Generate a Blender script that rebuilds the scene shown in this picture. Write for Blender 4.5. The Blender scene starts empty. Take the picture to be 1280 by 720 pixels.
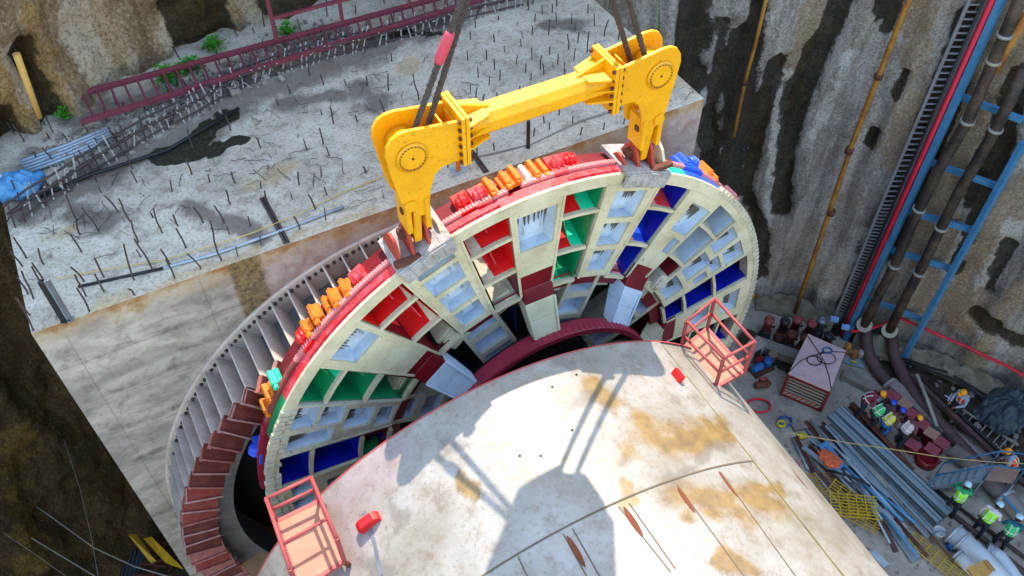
import bpy, bmesh, math, random
import numpy as np
from math import sin, cos, pi, radians, atan2, hypot, sqrt
from mathutils import Vector, Matrix, noise
random.seed(7)
scene = bpy.context.scene
COL = scene.collection
# ------------------------------------------------------------------ camera
CAMZ = 26.5
TH = math.atan(1100/974)
FPX = 1100.0
cam_d = bpy.data.cameras.new("camera"); cam = bpy.data.objects.new("camera", cam_d); COL.objects.link(cam)
cam.location = (0, 0, CAMZ); cam.rotation_euler = (pi/2-TH, 0, 0)
cam_d.sensor_width = 36; cam_d.lens = FPX/1280*36; cam_d.clip_end = 2000; cam_d.clip_start = .1
scene.camera = cam
# ------------------------------------------------------------------ world, sun, exposure
w = bpy.data.worlds.new("World"); scene.world = w; w.use_nodes = True
nt = w.node_tree; nt.nodes.clear()
sky = nt.nodes.new('ShaderNodeTexSky'); sky.sky_type = 'NISHITA'; sky.sun_disc = False
SUN_EL = 57.0
sky.sun_elevation = radians(SUN_EL); sky.sun_rotation = radians(0); sky.air_density = 1.5; sky.dust_density = 0.7
bg = nt.nodes.new('ShaderNodeBackground'); bg.inputs[1].default_value = 0.15
wo = nt.nodes.new('ShaderNodeOutputWorld'); nt.links.new(sky.outputs[0], bg.inputs[0]); nt.links.new(bg.outputs[0], wo.inputs[0])
sd = bpy.data.lights.new("sun", 'SUN'); so = bpy.data.objects.new("sun", sd); COL.objects.link(so)
sd.energy = 2.0; sd.angle = radians(.5); sd.color = (1, .91, .78)
so.rotation_euler = (-(pi/2-radians(SUN_EL)), 0, 0); so.location = (0, 30, 50)
scene.view_settings.view_transform = 'Standard'; scene.view_settings.look = 'None'
scene.view_settings.exposure = 2.0; scene.view_settings.gamma = 1; scene.view_settings.use_curve_mapping = False
scene.render.engine = 'CYCLES'
scene.cycles.max_bounces = 6; scene.cycles.diffuse_bounces = 4; scene.cycles.glossy_bounces = 2

# ------------------------------------------------------------------ picture point -> world point
RGT = Vector((1, 0, 0)); FW = Vector((0, cos(TH), -sin(TH))); UP = Vector((0, sin(TH), cos(TH)))
CO = Vector((0, 0, CAMZ))
def ray(px, py): return RGT*((px-640)/FPX) + UP*((360-py)/FPX) + FW
def G(px, py, z=0.0):
    d = ray(px, py); return CO + d*((z-CAMZ)/d.z)
class Frame:
    def __init__(s, azd):
        a = radians(azd); s.U = Vector((cos(a), sin(a), 0)); s.N = Vector((sin(a), -cos(a), 0)); s.a = a
    def P(s, u, d, z): return s.U*u - s.N*d + Vector((0, 0, z))
    def at(s, px, py, d):
        r = ray(px, py); return CO + r*(-d/r.dot(s.N))
    def uz(s, px, py, d):
        X = s.at(px, py, d); return X.dot(s.U), X.z
F28 = Frame(28); F27 = Frame(27)

# ------------------------------------------------------------------ object helpers
ORG = {}
def tag(o, label=None, cat=None, group=None, kind=None):
    if label: o['label'] = label
    if cat: o['category'] = cat
    if group: o['group'] = group
    if kind: o['kind'] = kind
    return o
def thing(name, loc, label, cat, group=None):
    o = bpy.data.objects.new(name, None); COL.objects.link(o); o.location = loc; o.empty_display_size = .2
    ORG[o] = Vector(loc); return tag(o, label, cat, group)
class MB:
    def __init__(s): s.v = []; s.f = []; s.m = []; s.attr = None; s.sm = []
    def add(s, vs, fs, mi=0, smooth=False):
        b = len(s.v); s.v += [Vector(p) for p in vs]
        for f in fs: s.f.append([i+b for i in f]); s.m.append(mi); s.sm.append(smooth)
        return s
    def hexa(s, p, mi=0):       # 8 points: bottom 4 (ccw), top 4
        return s.add(p, [(3, 2, 1, 0), (4, 5, 6, 7), (0, 1, 5, 4), (1, 2, 6, 5), (2, 3, 7, 6), (3, 0, 4, 7)], mi)
    def box(s, c, sz, rz=0, mi=0, M=None):
        c = Vector(c); hx, hy, hz = sz[0]/2, sz[1]/2, sz[2]/2
        R = M if M else Matrix.Rotation(rz, 3, 'Z')
        p = [c + R @ Vector((x*hx, y*hy, z*hz)) for z in (-1, 1) for x, y in ((-1, -1), (1, -1), (1, 1), (-1, 1))]
        return s.hexa(p, mi)
    def bar(s, a, b, wd, ht=None, mi=0, up=(0, 0, 1)):
        a = Vector(a); b = Vector(b); ht = wd if ht is None else ht
        t = (b-a)
        if t.length < 1e-6: return s
        L = t.length; t.normalize(); u = Vector(up)
        if abs(t.dot(u)) > .97: u = Vector((1, 0, 0))
        x = t.cross(u).normalized(); y = x.cross(t).normalized()
        p = [q + x*(sx*wd/2) + y*(sy*ht/2) for q in (a, b) for sx, sy in ((-1, -1), (1, -1), (1, 1), (-1, 1))]
        return s.hexa(p, mi)
    def tube(s, pts, r, n=8, mi=0, caps=True, closed=False):
        pts = [Vector(p) for p in pts]; rs = r if isinstance(r, (list, tuple)) else [r]*len(pts)
        base = len(s.v); N = len(pts); px = None
        for i, p in enumerate(pts):
            t = (pts[(i+1) % N]-pts[i-1]) if closed else (pts[min(i+1, N-1)]-pts[max(i-1, 0)])
            if t.length < 1e-9: t = Vector((0, 0, 1))
            t.normalize()
            if px is None:
                px = t.cross(Vector((0, 0, 1)));
                if px.length < 1e-3: px = t.cross(Vector((0, 1, 0)))
                px.normalize()
            px = (px - t*px.dot(t)).normalized(); py = t.cross(px)
            for k in range(n):
                a = 2*pi*k/n; s.v.append(p + (px*cos(a)+py*sin(a))*rs[i])
        for i in range(N if closed else N-1):
            j = (i+1) % N
            for k in range(n):
                s.f.append([base+i*n+k, base+i*n+(k+1) % n, base+j*n+(k+1) % n, base+j*n+k]); s.m.append(mi); s.sm.append(n > 5)
        if caps and not closed:
            s.f.append([base+k for k in range(n)][::-1]); s.m.append(mi); s.sm.append(False)
            s.f.append([base+(N-1)*n+k for k in range(n)]); s.m.append(mi); s.sm.append(False)
        return s
    def prism(s, poly, origin, ax, ay, az_, t0, t1, mi=0):     # poly in (x,y) on axes ax, ay; extruded along az_
        o = Vector(origin); n = len(poly)
        vs = [o+ax*x+ay*y+az_*t0 for x, y in poly]+[o+ax*x+ay*y+az_*t1 for x, y in poly]
        fs = [list(range(n))[::-1], list(range(n, 2*n))]+[[i, (i+1) % n, n+(i+1) % n, n+i] for i in range(n)]
        return s.add(vs, fs, mi)
    def lathe(s, prof, c=(0, 0, 0), n=16, mi=0, smooth=True, M=None):   # prof [(r,z)]
        c = Vector(c); base = len(s.v)
        for r, z in prof:
            for k in range(n):
                a = 2*pi*k/n; q = Vector((r*cos(a), r*sin(a), z))
                s.v.append(c + (M @ q if M else q))
        for i in range(len(prof)-1):
            for k in range(n):
                s.f.append([base+i*n+k, base+i*n+(k+1) % n, base+(i+1)*n+(k+1) % n, base+(i+1)*n+k]); s.m.append(mi); s.sm.append(smooth)
        s.f.append([base+k for k in range(n)][::-1]); s.m.append(mi); s.sm.append(False)
        b2 = base+(len(prof)-1)*n
        s.f.append([b2+k for k in range(n)]); s.m.append(mi); s.sm.append(False)
        return s
    def build(s, name, mats, parent=None, bevel=0, recalc=True, **tg):
        me = bpy.data.meshes.new(name)
        o = bpy.data.objects.new(name, me); COL.objects.link(o)
        off = Vector((0, 0, 0))
        if parent is not None:
            o.parent = parent; off = Vector((0, 0, 0)) if tg.get('center') is False else ORG.get(parent, Vector((0, 0, 0))); ORG[o] = ORG.get(parent, Vector((0, 0, 0)))
        elif tg.pop('center', True) and s.v:
            lo = Vector([min(v[i] for v in s.v) for i in range(3)]); hi = Vector([max(v[i] for v in s.v) for i in range(3)])
            off = Vector(((lo.x+hi.x)/2, (lo.y+hi.y)/2, lo.z)); o.location = off; ORG[o] = off
        me.from_pydata([tuple(v-off) for v in s.v], [], s.f)
        if not isinstance(mats, (list, tuple)): mats = [mats]
        for m_ in mats: me.materials.append(m_)
        me.polygons.foreach_set('material_index', s.m); me.polygons.foreach_set('use_smooth', s.sm)
        if s.attr:
            for k, vals in s.attr.items():
                a = me.attributes.new(k, 'FLOAT', 'POINT'); a.data.foreach_set('value', vals)
        me.update()
        if recalc:
            bm = bmesh.new(); bm.from_mesh(me); bmesh.ops.recalc_face_normals(bm, faces=bm.faces); bm.to_mesh(me); bm.free()
        if bevel:
            b = o.modifiers.new('bevel', 'BEVEL'); b.width = bevel; b.segments = 2; b.limit_method = 'ANGLE'
        tg.pop('center', None)
        tag(o, tg.get('label'), tg.get('cat'), tg.get('group'), tg.get('kind'))
        return o
def copyobj(o, parent=None, loc=None, rot=None):
    c = o.copy(); COL.objects.link(c)
    if parent is not None: c.parent = parent
    if loc is not None: c.location = loc
    if rot is not None: c.rotation_euler = rot
    return c
def copytree(o, loc, rz=None, label=None):
    c = o.copy(); COL.objects.link(c); c.location = loc
    if rz is not None: c.rotation_euler = (0, 0, rz)
    if label: c['label'] = label
    for ch in list(o.children):
        d = ch.copy(); COL.objects.link(d); d.parent = c
        for g in list(ch.children):
            e = g.copy(); COL.objects.link(e); e.parent = d
    return c

# ------------------------------------------------------------------ materials
def lin(h):
    h = h.lstrip('#'); return tuple(((int(h[i:i+2], 16)/255+.055)/1.055)**2.4 if int(h[i:i+2], 16) > 10 else int(h[i:i+2], 16)/255/12.92 for i in (0, 2, 4))
class NM:
    """small node-material helper"""
    def __init__(s, name, rough=.7, metal=0., spec=.4):
        s.m = bpy.data.materials.new(name); s.m.use_nodes = True; s.t = s.m.node_tree
        s.b = s.t.nodes['Principled BSDF']; s.b.inputs['Roughness'].default_value = rough; s.b.inputs['Metallic'].default_value = metal
        s.b.inputs['Specular IOR Level'].default_value = spec
        tc = s.t.nodes.new('ShaderNodeNewGeometry'); s.pos = tc.outputs['Position']
    def n(s, typ, **kw):
        x = s.t.nodes.new(typ)
        for k, v in kw.items(): setattr(x, k, v)
        return x
    def link(s, a, b): s.t.links.new(a, b)
    def mapping(s, vec, scale=(1, 1, 1), rot=(0, 0, 0)):
        x = s.n('ShaderNodeMapping'); s.link(vec, x.inputs[0]); x.inputs['Scale'].default_value = scale; x.inputs['Rotation'].default_value = rot
        return x.outputs[0]
    def noise(s, scale=5, detail=6, rough=.6, vec=None, dist=0):
        x = s.n('ShaderNodeTexNoise'); x.inputs['Scale'].default_value = scale; x.inputs['Detail'].default_value = detail
        x.inputs['Roughness'].default_value = rough; x.inputs['Distortion'].default_value = dist
        s.link(vec if vec else s.pos, x.inputs['Vector']); return x.outputs[0]
    def ramp(s, fac, lo, hi):
        x = s.n('ShaderNodeMapRange'); x.inputs[1].default_value = lo; x.inputs[2].default_value = hi; s.link(fac, x.inputs[0]); return x.outputs[0]
    def math(s, op, a, b=0.0):
        x = s.n('ShaderNodeMath', operation=op)
        for i, q in enumerate((a, b)):
            if isinstance(q, (int, float)): x.inputs[i].default_value = q
            else: s.link(q, x.inputs[i])
        x.use_clamp = op in ('ADD', 'MULTIPLY')
        return x.outputs[0]
    def math2(s, a, k):
        x = s.n('ShaderNodeMath', operation='MULTIPLY'); s.link(a, x.inputs[0]); x.inputs[1].default_value = k; return x.outputs[0]
    def mix(s, fac, a, b):
        x = s.n('ShaderNodeMix', data_type='RGBA')
        if isinstance(fac, (int, float)): x.inputs[0].default_value = fac
        else: s.link(fac, x.inputs[0])
        for i, q in ((6, a), (7, b)):
            if isinstance(q, tuple): x.inputs[i].default_value = (*q[:3], 1)
            else: s.link(q, x.inputs[i])
        return x.outputs[2]
    def attr(s, name):
        x = s.n('ShaderNodeAttribute', attribute_name=name); return x.outputs['Fac']
    def bump(s, h, strength=.4, dist=.02):
        x = s.n('ShaderNodeBump'); x.inputs['Strength'].default_value = strength; x.inputs['Distance'].default_value = dist
        s.link(h, x.inputs['Height']); s.link(x.outputs[0], s.b.inputs['Normal'])
    def out(s, col):
        if isinstance(col, tuple): s.b.inputs['Base Color'].default_value = (*col[:3], 1)
        else: s.link(col, s.b.inputs['Base Color'])
        return s.m
def worn(name, c, c2=None, c3=None, rough=.55, metal=0., sc=1.5, amt=.55, spots=.62, bump=.15, spec=.4):
    """paint / metal with blotches of c2 and small scratches / chips of c3"""
    a = NM(name, rough, metal, spec); c = lin(c) if isinstance(c, str) else c
    c2 = (lin(c2) if isinstance(c2, str) else c2) if c2 else tuple(x*.6 for x in c)
    c3 = (lin(c3) if isinstance(c3, str) else c3) if c3 else tuple(x*.3 for x in c)
    n1 = a.noise(sc, 8, .65); n2 = a.noise(sc*9, 6, .7); n3 = a.noise(sc*30, 3, .6)
    col = a.mix(a.math('MULTIPLY', a.ramp(n1, .42, .72), amt), c, c2)
    col = a.mix(a.math('MULTIPLY', a.ramp(n2, spots, spots+.09), .75), col, c3)
    col = a.mix(a.math('MULTIPLY', a.ramp(n3, .35, .75), .16), col, tuple(x*.45 for x in c))
    a.link(a.ramp(n2, .3, .8), a.b.inputs['Roughness']); 
    r = a.n('ShaderNodeMapRange'); r.inputs[3].default_value = max(.05, rough-.15); r.inputs[4].default_value = min(1, rough+.2); a.link(n2, r.inputs[0]); a.link(r.outputs[0], a.b.inputs['Roughness'])
    if bump: a.bump(n2, bump, .01)
    return a.out(col)
M = {}
M['cream'] = worn('cream_paint', '#d2c6a2', '#a8946c', '#54432e', .5, 0, 1.3, .8, .60, .3)
M['cream2'] = worn('grey_cream_paint', '#c8bda2', '#988a70', '#54493a', .5, 0, 1.9, .75, .57, .3)
M['pocket'] = worn('pale_blue_primer', '#bcc8d4', '#8c9498', '#5a5044', .55, 0, 2.2, .6, .60, .2)
M['red'] = worn('red_paint', '#de0c08', '#a80a08', '#4c0c08', .38, 0, 1.8, .7, .61, .1, .5)
M['red2'] = worn('scraped_red_paint', '#cc1018', '#d4606a', '#c8a094', .55, 0, 5, .8, .57, .3)
M['green'] = worn('green_paint', '#0b8a50', '#05502e', '#04331e', .35, 0, 1.8, .8, .61, .05, .5)
M['mint'] = worn('mint_paint', '#18c890', '#10a070', '#086040', .35, 0, 1.5, .4, .68, .05, .5)
M['blue'] = worn('blue_paint', '#0c1ca0', '#070e50', '#2a3a78', .3, 0, 1.8, .8, .62, .05, .5)
M['blue2'] = worn('bright_blue_paint', '#2a56c8', '#1a38a0', '#0a1450', .35, 0, 1.5, .5, .66, .05, .5)
M['maroon'] = worn('maroon_paint', '#7a0e1a', '#4a0a10', '#c8b8a0', .4, 0, 2.5, .8, .66, .1, .5)
M['plum'] = worn('plum_paint', '#9a2238', '#78182c', '#c08090', .45, 0, 2.5, .6, .64, .1, .5)
M['salmon'] = worn('salmon_paint', '#e08a84', '#c4606a', '#a04048', .5, 0, 3, .6, .58, .3)
M['orange'] = worn('orange_paint', '#e8760a', '#b85010', '#5c3414', .6, 0, 7, .8, .56, .5)
M['yellow'] = worn('yellow_paint', '#eea600', '#d08c04', '#6a4410', .45, 0, 1.8, .7, .60, .2, .4)
M['yellow_d'] = worn('old_yellow_paint', '#c79a18', '#8f6a14', '#3c2c10', .6, 0, 5, .7, .55, .3)
M['black'] = worn('black_steel_unlit_void', '#14110f', '#0b0908', '#231d18', .8)  # paints unlit openings black, as well as the black steel parts
M['darksteel'] = worn('dark_steel', '#3a3432', '#241e1c', '#70625a', .5, .3, 3)
M['steel'] = worn('bare_steel', '#8c8c90', '#5c5a5c', '#38302c', .45, .5, 3)
M['galv'] = worn('galvanised_steel', '#a8b4bc', '#7a8890', '#4c5258', .4, .4, 3)
M['rust'] = worn('rusty_steel', '#6a3a28', '#40241c', '#20140f', .85, 0, 4, .8, .55, .4)
M['rustred'] = worn('red_oxide_primer', '#9a4a42', '#6c2c28', '#3a1a16', .7, 0, 4, .8, .58, .3)
M['brick'] = worn('rusty_red_seal_plate', '#8e3422', '#a45848', '#3c1810', .7, 0, 4, .8, .56, .4)
M['gusset'] = worn('dusty_lilac_steel', '#ccb8a8', '#9c8878', '#54443a', .6, .0, 2.5, .7, .60, .3)
M['pinkrail'] = worn('faded_red_rail', '#a04440', '#a04440', '#6e2a28', .55, 0, 5, .6, .6, .2)
M['plat'] = worn('faded_orange_floor', '#b8785c', '#9a5c48', '#6c3428', .65, 0, 2.5, .6, .60, .3)
M['truss'] = worn('maroon_truss_paint', '#7a3440', '#5a2430', '#2e1418', .6, 0, 4, .7, .6, .3)
M['rebar'] = worn('rusty_rebar', '#4a3c38', '#2e2422', '#6a4a3a', .85, 0, 8)
M['rebar_l'] = worn('pale_dusty_rebar', '#b0a8a0', '#8a807a', '#54483f', .8, 0, 8)
M['rope'] = worn('greasy_wire_rope', '#4c423c', '#302824', '#7a6a5c', .6, .2, 12)
M['sleeve'] = worn('red_sleeve', '#c8404c', '#b06070', '#7a1c24', .6)
M['bluerail'] = worn('blue_beam_paint', '#4a88b0', '#306488', '#3c4a50', .5, 0, 3, .6, .6, .2)
M['redhose'] = worn('red_hose', '#d01c34', '#a01428', '#5c1018', .5)
M['orpipe'] = worn('rusty_yellow_pipe', '#b07a2c', '#7c3c18', '#4a2412', .7, 0, 1.6, 1.0, .55, .3)
M['slurry'] = worn('dark_brown_hose', '#4c3836', '#7a5a50', '#2c2020', .6, 0, 3, .5, .6, .3)
M['slurrydark'] = worn('blackened_pipe', '#2e2824', '#6e5440', '#14100e', .6, 0, 1.6, .9, .52, .3)
M['flange'] = worn('pale_pipe_collar', '#9a9486', '#8a7c6c', '#5a3c34', .6)
M['beam'] = worn('grey_blue_beam', '#8898a0', '#6c7c84', '#4a4a48', .5, .2, 3, .6, .60)
M['white'] = worn('white_metal', '#c8d4dc', '#a4b0ba', '#5e5a54', .5)
M['wood'] = worn('weathered_timber', '#8a7258', '#5e4a38', '#3a2c20', .85, 0, 4)
M['bamboo'] = worn('bamboo', '#c89a50', '#a4763a', '#5a3c1c', .7, 0, 3)
M['tarp'] = worn('sand_coloured_sheeting', '#8a7c66', '#5c5040', '#2e261e', .8, 0, 3, .8, .58, .5)
M['tarpo'] = worn('orange_sheeting', '#d8801a', '#a85c14', '#5c3410', .6, 0, 3)
M['tarpb'] = worn('blue_sheeting', '#3f86b4', '#8ab0c4', '#284c60', .6, 0, 3)
M['tarpk'] = worn('dark_slate_tarpaulin', '#3a444c', '#20282e', '#6c7880', .45, 0, 5, .7, .58, .6)
M['concrete'] = worn('site_concrete', '#8e8c88', '#6e6a66', '#4a443e', .85, 0, 1.2, .7, .60, .3)
M['curb'] = worn('precast_kerb', '#8a8078', '#6c6058', '#463c34', .85, 0, 2, .7, .58, .4)
M['leaf'] = worn('bright_green_leaf', '#3f8c18', '#2c6410', '#183c08', .6, 0, 20, .6, .7)
M['leafd'] = worn('dark_green_leaf', '#2c6450', '#1c4030', '#102418', .6, 0, 20, .6, .7)
M['cable'] = worn('black_cable', '#181a1c', '#0c0d0e', '#34383a', .5)
M['palewire'] = worn('pale_wire', '#8c8478', '#6c6458', '#6c6458', .6)
M['yrope'] = worn('yellow_rope', '#c4a860', '#a48c50', '#6c5c34', .8)
M['skin'] = worn('skin', '#8a5a3e', '#7c4e34', '#6c4028', .6, 0, 6, .3, .8)
M['pipewhite'] = worn('white_duct', '#c4ccd2', '#9ca4a8', '#6c6860', .5, 0, 2)
M['bluejack'] = worn('blue_machine_paint', '#1c5c9c', '#143c6c', '#0a1c30', .45, 0, 4)
M['yellowc'] = worn('yellow_cable', '#d8b820', '#a88c18', '#5c4c10', .6)
M['rustplate'] = worn('rust_coloured_recess', '#7a3c1c', '#4c2412', '#24120a', .8)
M['pad'] = worn('red_pad', '#9a4450', '#7c3440', '#4a2026', .75, 0, 4, .7, .60)
M['padtan'] = worn('tan_pad', '#a4806c', '#86604c', '#54382c', .8, 0, 4)
# ================================================================== STRUCTURE: ground, floor, walls
def fbm(x, y, z=0.0, o=5):
    return noise.fractal(Vector((x, y, z)), 1.0, 2.0, o)
def segdist(P, pts):
    """distance of Nx2 points to a polyline"""
    d = np.full(len(P), 1e9)
    for a, b in zip(pts[:-1], pts[1:]):
        a = np.array(a, float); b = np.array(b, float); ab = b-a; L = max((ab@ab), 1e-9)
        t = np.clip(((P-a)@ab)/L, 0, 1); q = a+t[:, None]*ab; d = np.minimum(d, np.hypot(*(P-q).T))
    return d
def stroke(P, pts, wid, soft=.35, wob=None):
    d = segdist(P, pts)
    if wob is not None: d = d+wob
    return np.clip((wid-d)/(wid*soft)+.0, 0, 1)
PLAN = [(-15.0, -6), (-14.2, 0), (-13.4, 5), (-12.7, 9), (-11.9, 12), (-10.9, 13.9), (-9.7, 15.7), (-8.2, 17.6), (-6.4, 18.9), (-4.2, 20.3), (-1.2, 21.8), (2.0, 22.9), (5.6, 23.5),
        (9.9, 23.0), (12.8, 21.7), (15.0, 20.5), (16.8, 19.4), (18.8, 17.8), (20.6, 15.4), (22.0, 12), (22.6, 7), (22.6, 0)]
def catmull(pts, step=.2):
    out = []; n = len(pts)
    for i in range(n-1):
        p0 = Vector(pts[max(i-1, 0)]); p1 = Vector(pts[i]); p2 = Vector(pts[i+1]); p3 = Vector(pts[min(i+2, n-1)])
        k = max(1, int((p2-p1).length/step))
        for j in range(k):
            t = j/k
            out.append(.5*((2*p1)+(p2-p0)*t+(2*p0-5*p1+4*p2-p3)*t*t+(3*p1-p0-3*p2+p3)*t**3))
    out.append(Vector(pts[-1])); return out
WL = catmull(PLAN, .17)
WS = [0.0]
for a, b in zip(WL[:-1], WL[1:]): WS.append(WS[-1]+(b-a).length)
WALLTOP = 28.0
def walltop(p):      # unseen rim heights: tall behind to shade the slab, low sides admit sky
    return 28.0 if -11.2 < p.x < 15.5 and p.y > 10 else 15.5
def wall_hit(px, py):
    r = ray(px, py)
    for i in range(len(WL)-1):
        a, b = WL[i], WL[i+1]; e = b-a
        den = r.x*e.y-r.y*e.x
        if abs(den) < 1e-9: continue
        t = (a.x*e.y-a.y*e.x)/den
        q = (a.x*r.y-a.y*r.x)/den
        if t > 0 and 0 <= q <= 1 and t*r.y > -5:
            return WS[i]+q*e.length, CAMZ+t*r.z
    raise ValueError('no wall at %s' % ((px, py),))
def wall_pt(s, z, off=.0):
    i = max(0, min(len(WS)-2, int(np.searchsorted(WS, s))-1)); a, b = WL[i], WL[i+1]
    t = (s-WS[i])/(WS[i+1]-WS[i]); p = a.lerp(b, t); e = (b-a).normalized(); nn = Vector((e.y, -e.x))   # into the shaft
    return Vector((p.x+nn.x*off, p.y+nn.y*off, z))
def WP(px, py, off=.3):
    s, z = wall_hit(px, py); return wall_pt(s, z, off)
def wstroke(P, pix, wid, soft=.4, wob=None): return stroke(P, [wall_hit(*p) for p in pix], wid, soft, wob)
S_SPLIT1 = WS[min(range(len(WL)), key=lambda i: (WL[i]-Vector((-10.9, 13.9))).length)]
S_SPLIT2 = WS[min(range(len(WL)), key=lambda i: (WL[i]-Vector((-0.2, 22.2))).length)]
S_SPLIT3 = wall_hit(1262, 30)[0]

def make_wall(name, s0, s1, label, kindf):
    idx = [i for i in range(len(WS)) if s0-.01 <= WS[i] <= s1+.2]
    zs = np.arange(-.6, WALLTOP+.01, .17)
    ns, nz = len(idx), len(zs)
    S, Z = np.meshgrid([WS[i] for i in idx], zs, indexing='ij'); P = np.c_[S.ravel(), Z.ravel()]
    wob = np.array([fbm(s*1.4, z*.16, 3)*.26+fbm(s*5, z*.8, 8)*.10 for s, z in P])
    wet = np.zeros(len(P)); och = np.zeros(len(P)); pale = np.zeros(len(P)); disp = np.zeros(len(P))
    wet, och, pale, disp = kindf(P, wob)
    mb = MB(); tops = []
    k = 0
    for ii, i in enumerate(idx):
        a = WL[max(i-1, 0)]; b = WL[min(i+1, len(WL)-1)]; e = (b-a).normalized(); nn = Vector((e.y, -e.x)); tops.append(walltop(WL[i]))
        for jz in range(nz):
            dd = disp[k]; q = WL[i]+nn*dd; mb.v.append(Vector((q.x, q.y, zs[jz]))); k += 1
    for ii in range(ns-1):
        for jz in range(nz-1):
            if zs[jz+1] > min(tops[ii], tops[ii+1])+.1: continue
            a = ii*nz+jz; mb.f.append([a, a+1, a+nz+1, a+nz]); mb.m.append(0); mb.sm.append(True)
    # thickness at the top: a coping that runs back into the ground
    mb.attr = {'wet': wet.tolist(), 'och': och.tolist(), 'pale': pale.tolist(), 'ws': P[:, 0].tolist()}
    return mb
def wallmat(name, base, dark, ochc, palec, streak=.6, bump=.8, sc=1.0):
    a = NM(name, .95, 0, .08)
    comb = a.n('ShaderNodeCombineXYZ'); a.link(a.attr('ws'), comb.inputs[0])
    sep = a.n('ShaderNodeSeparateXYZ'); a.link(a.pos, sep.inputs[0]); a.link(sep.outputs[2], comb.inputs[1])
    v1 = a.mapping(comb.outputs[0], (1.1*sc, .16*sc, 1)); v2 = a.mapping(comb.outputs[0], (3.5*sc, .6*sc, 1))
    n1 = a.noise(1.0, 8, .6, v1, .3); n2 = a.noise(1.0, 8, .68, v2, .2); n3 = a.noise(2.2, 8, .75); n4 = a.noise(14, 5, .7)
    col = a.mix(a.math('MULTIPLY', a.ramp(n1, .38, .62), streak), lin(base), lin(dark))
    col = a.mix(a.math('MULTIPLY', a.ramp(n2, .52, .66), .5), col, lin(palec))
    col = a.mix(a.math('MULTIPLY', a.ramp(n2, .48, .36), .5), col, lin(dark))
    nz = a.math('SUBTRACT', n3, .5)
    def n2f(at, nzz, k):
        m1 = a.n('ShaderNodeMath', operation='MULTIPLY_ADD'); a.link(nzz, m1.inputs[0]); m1.inputs[1].default_value = k; a.link(a.attr(at), m1.inputs[2]); return m1.outputs[0]
    def edge(at, k=2.1): return a.ramp(n2f(at, nz, k), .26, .52)
    col = a.mix(a.math('MULTIPLY', edge('och'), .6), col, lin(ochc))
    col = a.mix(a.math('MULTIPLY', edge('pale'), .75), col, lin(palec))
    col = a.mix(a.math('MULTIPLY', a.ramp(n4, .50, .60), .6), col, lin(dark))
    col = a.mix(a.math('MULTIPLY', a.ramp(n4, .45, .36), .5), col, lin(palec))
    n5 = a.noise(5.5, 9, .8); col = a.mix(a.math('MULTIPLY', a.ramp(n5, .55, .62), .5), col, lin(dark))
    # moss / brown mottling inside the wet strips and the painted ladder shade
    wc = a.mix(a.ramp(n3, .42, .62), lin('#1c1710'), lin('#3e3522')); wc = a.mix(a.math('MULTIPLY', a.ramp(n4, .5, .62), .6), wc, lin('#100d09'))
    col = a.mix(a.math('MULTIPLY', edge('wet'), .9), col, wc)
    h = a.math('ADD', a.math('MULTIPLY', n3, .7), a.math('MULTIPLY', n4, .3)); a.bump(h, bump, .12)
    return a.out(col)
M['wallR'] = wallmat('stained_concrete_wall', '#b6aca0', '#6e6256', '#a0835a', '#d2cabc', .85, 1.3)
M['wallB'] = wallmat('brown_shotcrete_wall', '#a48c6e', '#5e4a34', '#a88448', '#bcac94', .85, 1.3, 1.3)
M['wallD'] = wallmat('dark_brown_rock', '#57462e', '#2c2416', '#7c642c', '#6c5c40', .9, 1.3)  # one low brown tone for the whole pit wall

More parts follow.
